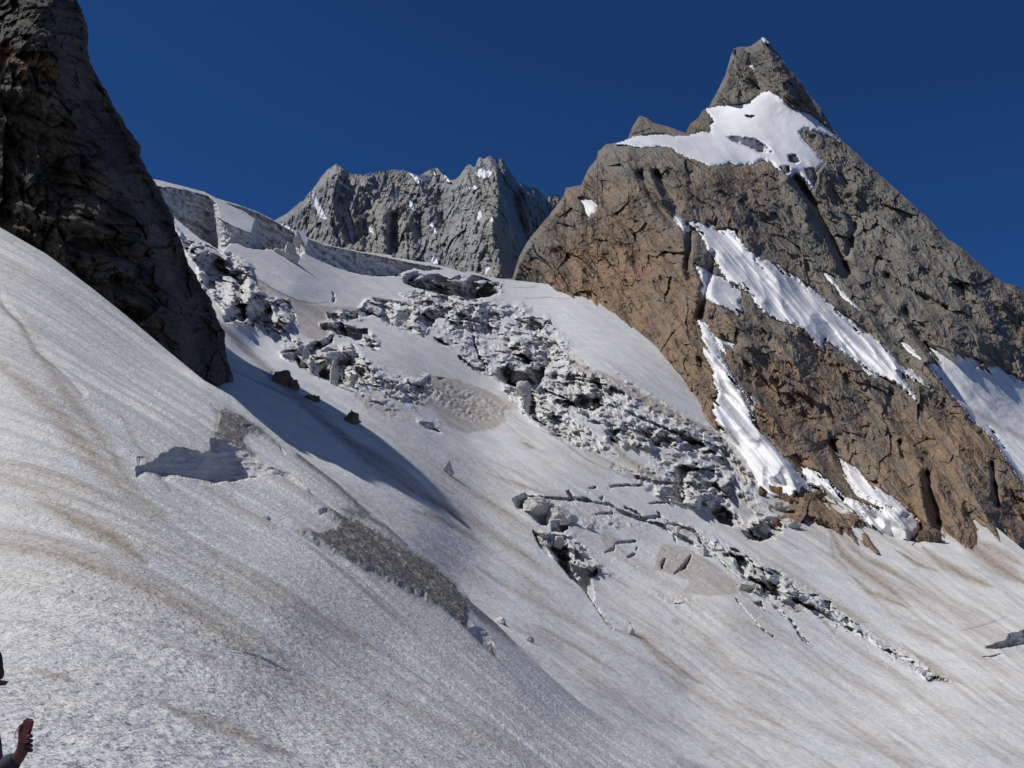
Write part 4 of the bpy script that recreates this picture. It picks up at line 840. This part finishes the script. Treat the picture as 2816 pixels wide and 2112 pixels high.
snow_patch(G_SNOW, PZ, lambda a, b, c: big_relief(a, b, c) + 2, 9, 'streaked snowfield behind the dark spur at the right edge', seed=7, groove=2.5, ragged=4, name='snowfield',
           dirtf=lambda a, b: 0.6 * sstep(0.05, 0.6, fbm((-0.6 * a + 0.8 * b) / 14, (0.8 * a + 0.6 * b) / 170, o=3, seed=390)) + 0.6 * np.clip(1 - seg_dist(a, b, A6([(1880, 500), (2050, 590), (2230, 690)]))[0] / 14, 0, 1))
for k, (p, lab) in enumerate(SMALL):
    if lab: snow_patch(p, PZ, brel, 6, lab, seed=20 + k, ragged=3, step=1.9, groove=1.0 if k > 9 else 0)
rr_ = lambda a, b, c: rel_ridge(a, b, c) + 4
for k, (p, lab) in enumerate(flecks):
    snow_patch(A3(p), RZ, rr_, 7, lab, seed=50 + k, ragged=2.5, step=1.3, name='snow_patch')

# ================================================================== loose blocks and boulders
M_block = ice_material('block_ice', [(0.7, 0.25), (0.2, 0.4)], (0.50, 0.515, 0.54), 0.5)
M_boulder = rock_material('boulder_rock', 0.12, ((0.09, 0.09, 0.085), (0.16, 0.155, 0.14)), ((0.15, 0.10, 0.06), (0.24, 0.16, 0.10)), 0.3, 0.5)
M_brownrock = rock_material('outcrop_rock', 0.08, ((0.13, 0.11, 0.09), (0.2, 0.16, 0.13)), ((0.19, 0.12, 0.07), (0.30, 0.19, 0.10)), 0.5, 0.6)
def block_mesh(name, sx, sy, sz, seed, mat, point=0.0, brown=0.0, div=3, rug=1.0):
    rnd = random.Random(seed); bm = bmesh.new()
    n = 15
    for _ in range(n):
        v = Vector((rnd.gauss(0, 1), rnd.gauss(0, 1), rnd.gauss(0, 1))).normalized() * rnd.uniform(0.85, 1.1)
        v = Vector([max(-0.82, min(0.82, c * 1.15)) for c in v])
        if v.z > 0 and point: v.x *= 1 - point * v.z; v.y *= 1 - point * v.z
        bm.verts.new((v.x * sx / 1.5, v.y * sy / 1.5, v.z * sz / 1.5 + sz * 0.38))
    r = bmesh.ops.convex_hull(bm, input=bm.verts)
    bmesh.ops.delete(bm, geom=[g for g in set(r['geom_interior'] + r['geom_unused']) if isinstance(g, bmesh.types.BMVert)], context='VERTS')
    bmesh.ops.triangulate(bm, faces=bm.faces)
    bmesh.ops.subdivide_edges(bm, edges=bm.edges[:], cuts=div, use_grid_fill=True)
    mm = (sx + sy + sz) / 3
    for v in bm.verts:
        q = v.co / mm
        v.co += v.co.normalized() * mm * rug * (0.10 * mnoise.noise(q * 2.3 + Vector((seed, 0, 0))) + 0.05 * mnoise.noise(q * 6 + Vector((0, seed, 0))))
    me = bpy.data.meshes.new(name); bm.to_mesh(me); bm.free(); me.materials.append(mat)
    for a, v in (('brown', brown), ('dirt', 0.3), ('debris', 0.0), ('wall', 0.0)):
        at = me.attributes.new(a, 'FLOAT', 'POINT'); at.data.foreach_set('value', np.full(len(me.vertices), v, np.float32))
    return me
def place(name, x, y, wpx, hpx, seed, mat, label, cat, point=0.0, brown=0.0, group=None, on=on_glacier, dep=0.8, rug=1.0):
    p, d = on(x, y); k = d / F
    me = block_mesh(name, wpx * k, wpx * k * dep, hpx * k, seed, mat, point, brown, 3 if rug == 1 else 6, rug)
    o = bpy.data.objects.new(name, me); C.objects.link(o); o.location = p - Vector((0, 0, hpx * k * (0.3 if rug > 2 else 0.12))); o.rotation_euler = (0, 0, seed * 0.7)
    return tag(o, label, cat, group)
for x, y, ww, hh, pt, lab in [
    (1231, 1300, 30, 42, 0.5, 'small pointed ice pinnacle standing just right of the shadow edge'), (1737, 1748, 24, 34, 0.7, 'lone upright ice shard at the lower end of the dark crevasse'),
    (1478, 1408, 78, 52, 0.1, 'large rounded ice block at the left head of the dark crevasse'), (1545, 1428, 78, 62, 0.15, 'large wedge-shaped ice block right of the rounded block at the crevasse head'),
    (841, 1000, 40, 56, 0.3, 'left one of the tall seracs above the shadowed glacier'), (886, 1028, 56, 78, 0.1, 'broad upright serac with a flat top above the shadowed glacier'), (918, 1056, 22, 92, 0.8, 'thin white fin of ice beside the broad upright serac'),
    (959, 1064, 30, 24, 0.1, 'small round ice lump below the thin white fin'), (796, 716, 40, 56, 0.7, 'white cone of ice under the long upper ice wall'), (824, 668, 30, 44, 0.6, 'small white ice spire touching the rim of the upper wall'),
    (770, 700, 34, 26, 0.2, 'low pale ice block left of the white cone'), (905, 1010, 26, 30, 0.2, 'squat grey ice block tucked behind the broad serac'), (2142, 1402, 54, 40, 0.2, 'pale blue ice block wedged between brown rocks at the tongue foot'),
    (2176, 1448, 54, 30, 0.1, 'white crumbly ice mound at the foot of the brown rocks'), (2090, 1462, 48, 40, 0.2, 'grey ice block at the right end of the jumbled ice'), (1376, 1712, 30, 24, 0.5, 'small ice horn at the end of the dark debris patch'),
    (1455, 1765, 22, 18, 0.4, 'tiny ice lump below the debris patch fold'), (1430, 1045, 60, 40, 0.15, 'smooth tilted ice slab in the middle of the icefall'), (1440, 1080, 44, 40, 0.5, 'sharp ice tooth below the tilted slab in the icefall'),
    (1620, 1455, 26, 20, 0.2, 'broken ice block in the crevasse under the wedge block'), (1540, 1500, 34, 30, 0.2, 'cream ice block jammed in the dark crevasse'), (1600, 1530, 30, 34, 0.2, 'grey ice block on the right wall of the dark crevasse'),
    (2050, 1620, 60, 26, 0.1, 'long cream ice block at the right corner of the tan patch'), (1935, 1525, 32, 30, 0.2, 'white ice block above the tan patch'), (1862, 1470, 26, 26, 0.2, 'small white ice block at the upper tip of the tan patch')]:
    place('ice_block', x, y, ww, hh, int(x * 7 + y) % 997, M_block, lab, 'ice block', pt, rug=1.5)
for k, (x, y, ww, hh, lab) in enumerate([(774, 1058, 62, 48, 'largest dark boulder lying in the blue shadow of the cliff'), (808, 1070, 30, 36, 'dark boulder leaning on the largest one in the shadow'), (966, 1160, 44, 42, 'olive boulder in the shadow nearer its sunny edge'),
                                          (860, 1100, 40, 18, 'flat rock between the boulders in the shadow')]):
    place('boulder', x, y, ww, hh, 41 + k * 3, M_boulder, lab, 'boulder', 0.1, 0.2, rug=1.9)
for k, (x, y, ww, hh, lab) in enumerate([(2138, 1368, 38, 46, 'brown rock outcrop left of the snow tongue foot'), (2168, 1388, 34, 38, 'brown rock just below the snow tongue foot'), (2100, 1365, 26, 44, 'dark rock on the left of the snow tongue foot'), (2238, 1372, 60, 34, 'wide brown rock under the blunt end of the tongue'),
                                          (2137, 1440, 24, 26, 'small orange-brown rock poking out beside the blue ice block'), (2358, 1440, 44, 32, 'orange-brown rock below the thick snow slab'), (2560, 1480, 60, 50, 'grey-green rock foot between slab and bay')]):
    place('rock_outcrop', x, y, ww, hh, 71 + k * 5, M_brownrock, lab, 'rock', 0.15, 0.5 if k != 6 else 0.1, rug=2.2)
rnd = random.Random(5)
for gi, (poly, n, lab, grp) in enumerate([(CHAOS[0], 9, 'grey tumbled ice block in the wide rubble band below the rim wall', 'ice blocks in the upper rubble band'), (CHAOS[1], 16, 'grey tumbled ice block in the rubble band descending from the cliff', 'ice blocks in the left rubble band'),
                                    (CHAOS[2], 10, 'grey tumbled ice block in the central icefall', 'ice blocks in the central icefall'), (CHAOS[5 + 9], 7, 'grey tumbled ice block in the jumble above the brown rocks', 'ice blocks in the jumble near the brown rocks'),
                                    (CHAOS[8 + 9], 9, 'cream tumbled ice block beside the long dark crevasse', 'ice blocks along the dark crevasse'), (CHAOS[9 + 9], 18, 'small ice block in the broken line running to the lower right', 'ice blocks in the lower broken line')]):
    pl = np.array(poly); protos = [block_mesh('ice_block', 1, 0.8, 0.8, 200 + gi * 5 + q, M_block, 0.25 * (q % 3)) for q in range(4)]
    c = 0
    while c < n:
        x = rnd.uniform(pl[:, 0].min(), pl[:, 0].max()); y = rnd.uniform(pl[:, 1].min(), pl[:, 1].max())
        if sdf(np.array([x]), np.array([y]), poly)[0] < 3: continue
        p, d = on_glacier(x, y); sz = rnd.uniform(7, 17) * d / F * (0.6 if gi == 5 else 1)
        o = bpy.data.objects.new('ice_block', protos[c % 4]); C.objects.link(o); o.location = p - Vector((0, 0, sz * 0.15)); o.scale = (sz, sz, sz * rnd.uniform(0.7, 1.3))
        o.rotation_euler = (rnd.uniform(-0.3, 0.3), rnd.uniform(-0.3, 0.3), rnd.uniform(0, 6.28)); tag(o, lab, 'ice block', grp); c += 1

# ================================================================== the person at the lower left edge
def simple(name, c, rough=0.8):
    T = NT(name); T.l(T.mix(T.ramp(T.noise(40, 3), 0.3, 0.7), col(*[v * 0.8 for v in c]), col(*[v * 1.2 for v in c])), T.b.inputs['Base Color'])
    T.b.inputs['Roughness'].default_value = rough; T.l(T.bump(T.noise(25, 3), 0.6, 0.01), T.b.inputs['Normal']); return T.m
M_skin = simple('skin', (0.06, 0.02, 0.018), 0.6); M_jacket = simple('jacket_cloth', (0.012, 0.012, 0.03)); M_trous = simple('trouser_cloth', (0.012, 0.012, 0.015)); M_hair = simple('hat_wool', (0.03, 0.008, 0.02))
PD = 4.6
def W3(px, py, dy=0.0):
    return Vector(unproj(np.array(float(px)), np.array(float(py)), np.array(PD + dy)))
base = W3(-95, 2860)
def skin(name, nodes, edges, root, mat, parent, lv=2):
    me = bpy.data.meshes.new(name)
    me.from_pydata([tuple(p - base) for p, r in nodes], edges, []); o = bpy.data.objects.new(name, me); C.objects.link(o)
    o.modifiers.new('skin', 'SKIN'); sv = me.skin_vertices[0].data
    for k, (p, r) in enumerate(nodes):
        r = r if isinstance(r, tuple) else (r, r); sv[k].radius = r; sv[k].use_root = (k == root)
    o.modifiers[0].use_smooth_shade = True
    ss = o.modifiers.new('sub', 'SUBSURF'); ss.levels = lv; ss.render_levels = lv
    me.materials.append(mat); o.parent = parent; return o
per = bpy.data.objects.new('person', None); C.objects.link(per); per.location = base
tag(per, 'backlit person in a dark jacket at the left edge holding up one hand', 'person')
s1_, s2_ = -0.19, 0.19
N = [(W3(-95, 2335), .13), (W3(-95, 2200), .12), (W3(-98, 2060), .14), (W3(-92, 1960), .10), (W3(-72, 1915), .055), (W3(-52, 1880), .07), (W3(-42, 1845), .088), (W3(-46, 1818), .078),
     (W3(-5, 1855), .022), (W3(-12, 1885), .026), (W3(-8, 1868), .018),
     (W3(-98, 1985, s1_), .06), (W3(-75, 2165, s1_ - .03), .045), (W3(20, 2118, s1_ - .01), .036), (W3(62, 2068, s1_), .026), (W3(72, 2040, s1_), .03),
     (W3(-98, 1985, s2_), .06), (W3(-120, 2170, s2_ + .05), .045), (W3(-70, 2310, s2_ + .05), .03), (W3(-55, 2350, s2_ + .05), .03),
     (W3(-95, 2480, -.1), .085), (W3(-75, 2620, -.11), .06), (W3(-105, 2820, -.12), .045), (W3(-60, 2845, -.13), .04),
     (W3(-95, 2480, .1), .085), (W3(-95, 2620, .12), .06), (W3(-125, 2820, .14), .045), (W3(-85, 2845, .15), .04)]
E = [(0, 1), (1, 2), (2, 3), (3, 4), (4, 5), (5, 6), (6, 7), (6, 8), (5, 9), (5, 10), (2, 11), (11, 12), (12, 13), (13, 14), (14, 15), (2, 16), (16, 17), (17, 18), (18, 19), (0, 20), (20, 21), (21, 22), (22, 23), (0, 24), (24, 25), (25, 26), (26, 27)]
# fingers of the raised hand, curled round what it holds, and the thumb along its side
for k, (yy, ln) in enumerate([(2024, 1.0), (2037, 1.08), (2051, 1.0), (2063, 0.85)]):
    n0 = len(N); N += [(W3(76, yy + 2, s1_ + .012), .009), (W3(84 + 2 * ln, yy, s1_ - .008), .0095), (W3(82 + 3 * ln, yy + 1, s1_ - .034), .0085), (W3(72, yy + 2, s1_ - .042), .0075)]
    E += [(15, n0), (n0, n0 + 1), (n0 + 1, n0 + 2), (n0 + 2, n0 + 3)]
n0 = len(N); N += [(W3(58, 2030, s1_ - .015), .012), (W3(56, 2008, s1_ - .02), .010), (W3(60, 1992, s1_ - .022), .008)]; E += [(15, n0), (n0, n0 + 1), (n0 + 1, n0 + 2)]
skin('body', N, E, 0, M_skin, per)
J = [(W3(-95, 2370), .16), (W3(-95, 2200), .155), (W3(-98, 2060), .165), (W3(-92, 1960), .12), (W3(-74, 1925), .075), (W3(-98, 1985, s1_), .08), (W3(-75, 2165, s1_ - .03), .062), (W3(20, 2110, s1_ - .01), .05), (W3(52, 2078, s1_), .04),
     (W3(-98, 1985, s2_), .08), (W3(-120, 2170, s2_ + .05), .062), (W3(-72, 2305, s2_ + .05), .042)]
skin('jacket', J, [(0, 1), (1, 2), (2, 3), (3, 4), (2, 5), (5, 6), (6, 7), (7, 8), (2, 9), (9, 10), (10, 11)], 0, M_jacket, per)
Tn = [(W3(-95, 2270), .135), (W3(-95, 2480, -.1), .10), (W3(-75, 2620, -.11), .078), (W3(-105, 2800, -.12), .062), (W3(-95, 2480, .1), .10), (W3(-95, 2620, .12), .078), (W3(-125, 2800, .14), .062)]
skin('trousers', Tn, [(0, 1), (1, 2), (2, 3), (0, 4), (4, 5), (5, 6)], 0, M_trous, per)
for dx_, dy_ in ((-115, -.12), (-130, .14)):
    skin('boot', [(W3(dx_, 2810, dy_), .06), (W3(dx_ + 5, 2850, dy_), .055), (W3(dx_ + 75, 2862, dy_), .042)], [(0, 1), (1, 2)], 0, M_trous, per)
bm = bmesh.new(); bmesh.ops.create_icosphere(bm, subdivisions=4, radius=1.0)
for v in bm.verts:
    v.co = Vector((v.co.x * 0.108, v.co.y * 0.09, v.co.z * 0.10 if v.co.z > 0 else v.co.z * 0.035)); v.co *= 1 + 0.03 * mnoise.noise(v.co * 30)
    if v.co.x > 0.09: v.co.z -= 0.008
me = bpy.data.meshes.new('hat'); bm.to_mesh(me); bm.free(); me.materials.append(M_hair); me.polygons.foreach_set('use_smooth', [True] * len(me.polygons))
o = bpy.data.objects.new('hat', me); C.objects.link(o); o.parent = per; o.location = W3(-60, 1828) - base
# the small handheld device held in the fist
bm = bmesh.new(); bmesh.ops.create_cube(bm, size=1.0)
for v in bm.verts: v.co = Vector((v.co.x * 0.045, v.co.y * 0.022, v.co.z * 0.105))
bmesh.ops.bevel(bm, geom=bm.edges[:], offset=0.008, segments=3, affect='EDGES')
me = bpy.data.meshes.new('case'); bm.to_mesh(me); bm.free(); me.materials.append(simple('red_casing', (0.12, 0.01, 0.015), 0.4))
dev = bpy.data.objects.new('handheld_device', None); C.objects.link(dev); dev.location = W3(72, 2010, s1_ - .02); dev.rotation_euler = (0, 0.18, 0.1)
tag(dev, 'small dark red handheld device gripped upright in the raised hand', 'device')
o = bpy.data.objects.new('case', me); C.objects.link(o); o.parent = dev
bm = bmesh.new(); bmesh.ops.create_cone(bm, segments=20, radius1=0.011, radius2=0.010, depth=0.012, cap_ends=True)
me = bpy.data.meshes.new('lens'); bm.to_mesh(me); bm.free(); me.materials.append(M_trous)
o = bpy.data.objects.new('lens', me); C.objects.link(o); o.parent = dev; o.location = (0, 0.014, 0.025); o.rotation_euler = (math.pi / 2, 0, 0)
cu = bpy.data.curves.new('wrist_strap', 'CURVE'); cu.dimensions = '3D'; cu.bevel_depth = 0.0015; sp = cu.splines.new('POLY'); sp.points.add(5)
for k, q in enumerate([(-.02, -.01, .03), (-.03, -.012, .02), (-.036, -.012, 0), (-.04, -.012, -.02), (-.03, -.012, -.035), (-.02, -.01, -.03)]): sp.points[k].co = (*q, 1)
cu.materials.append(M_trous); tmp = bpy.data.objects.new('wrist_strap', cu); me = bpy.data.meshes.new_from_object(tmp); bpy.data.objects.remove(tmp)
o = bpy.data.objects.new('wrist_strap', me); C.objects.link(o); o.parent = dev
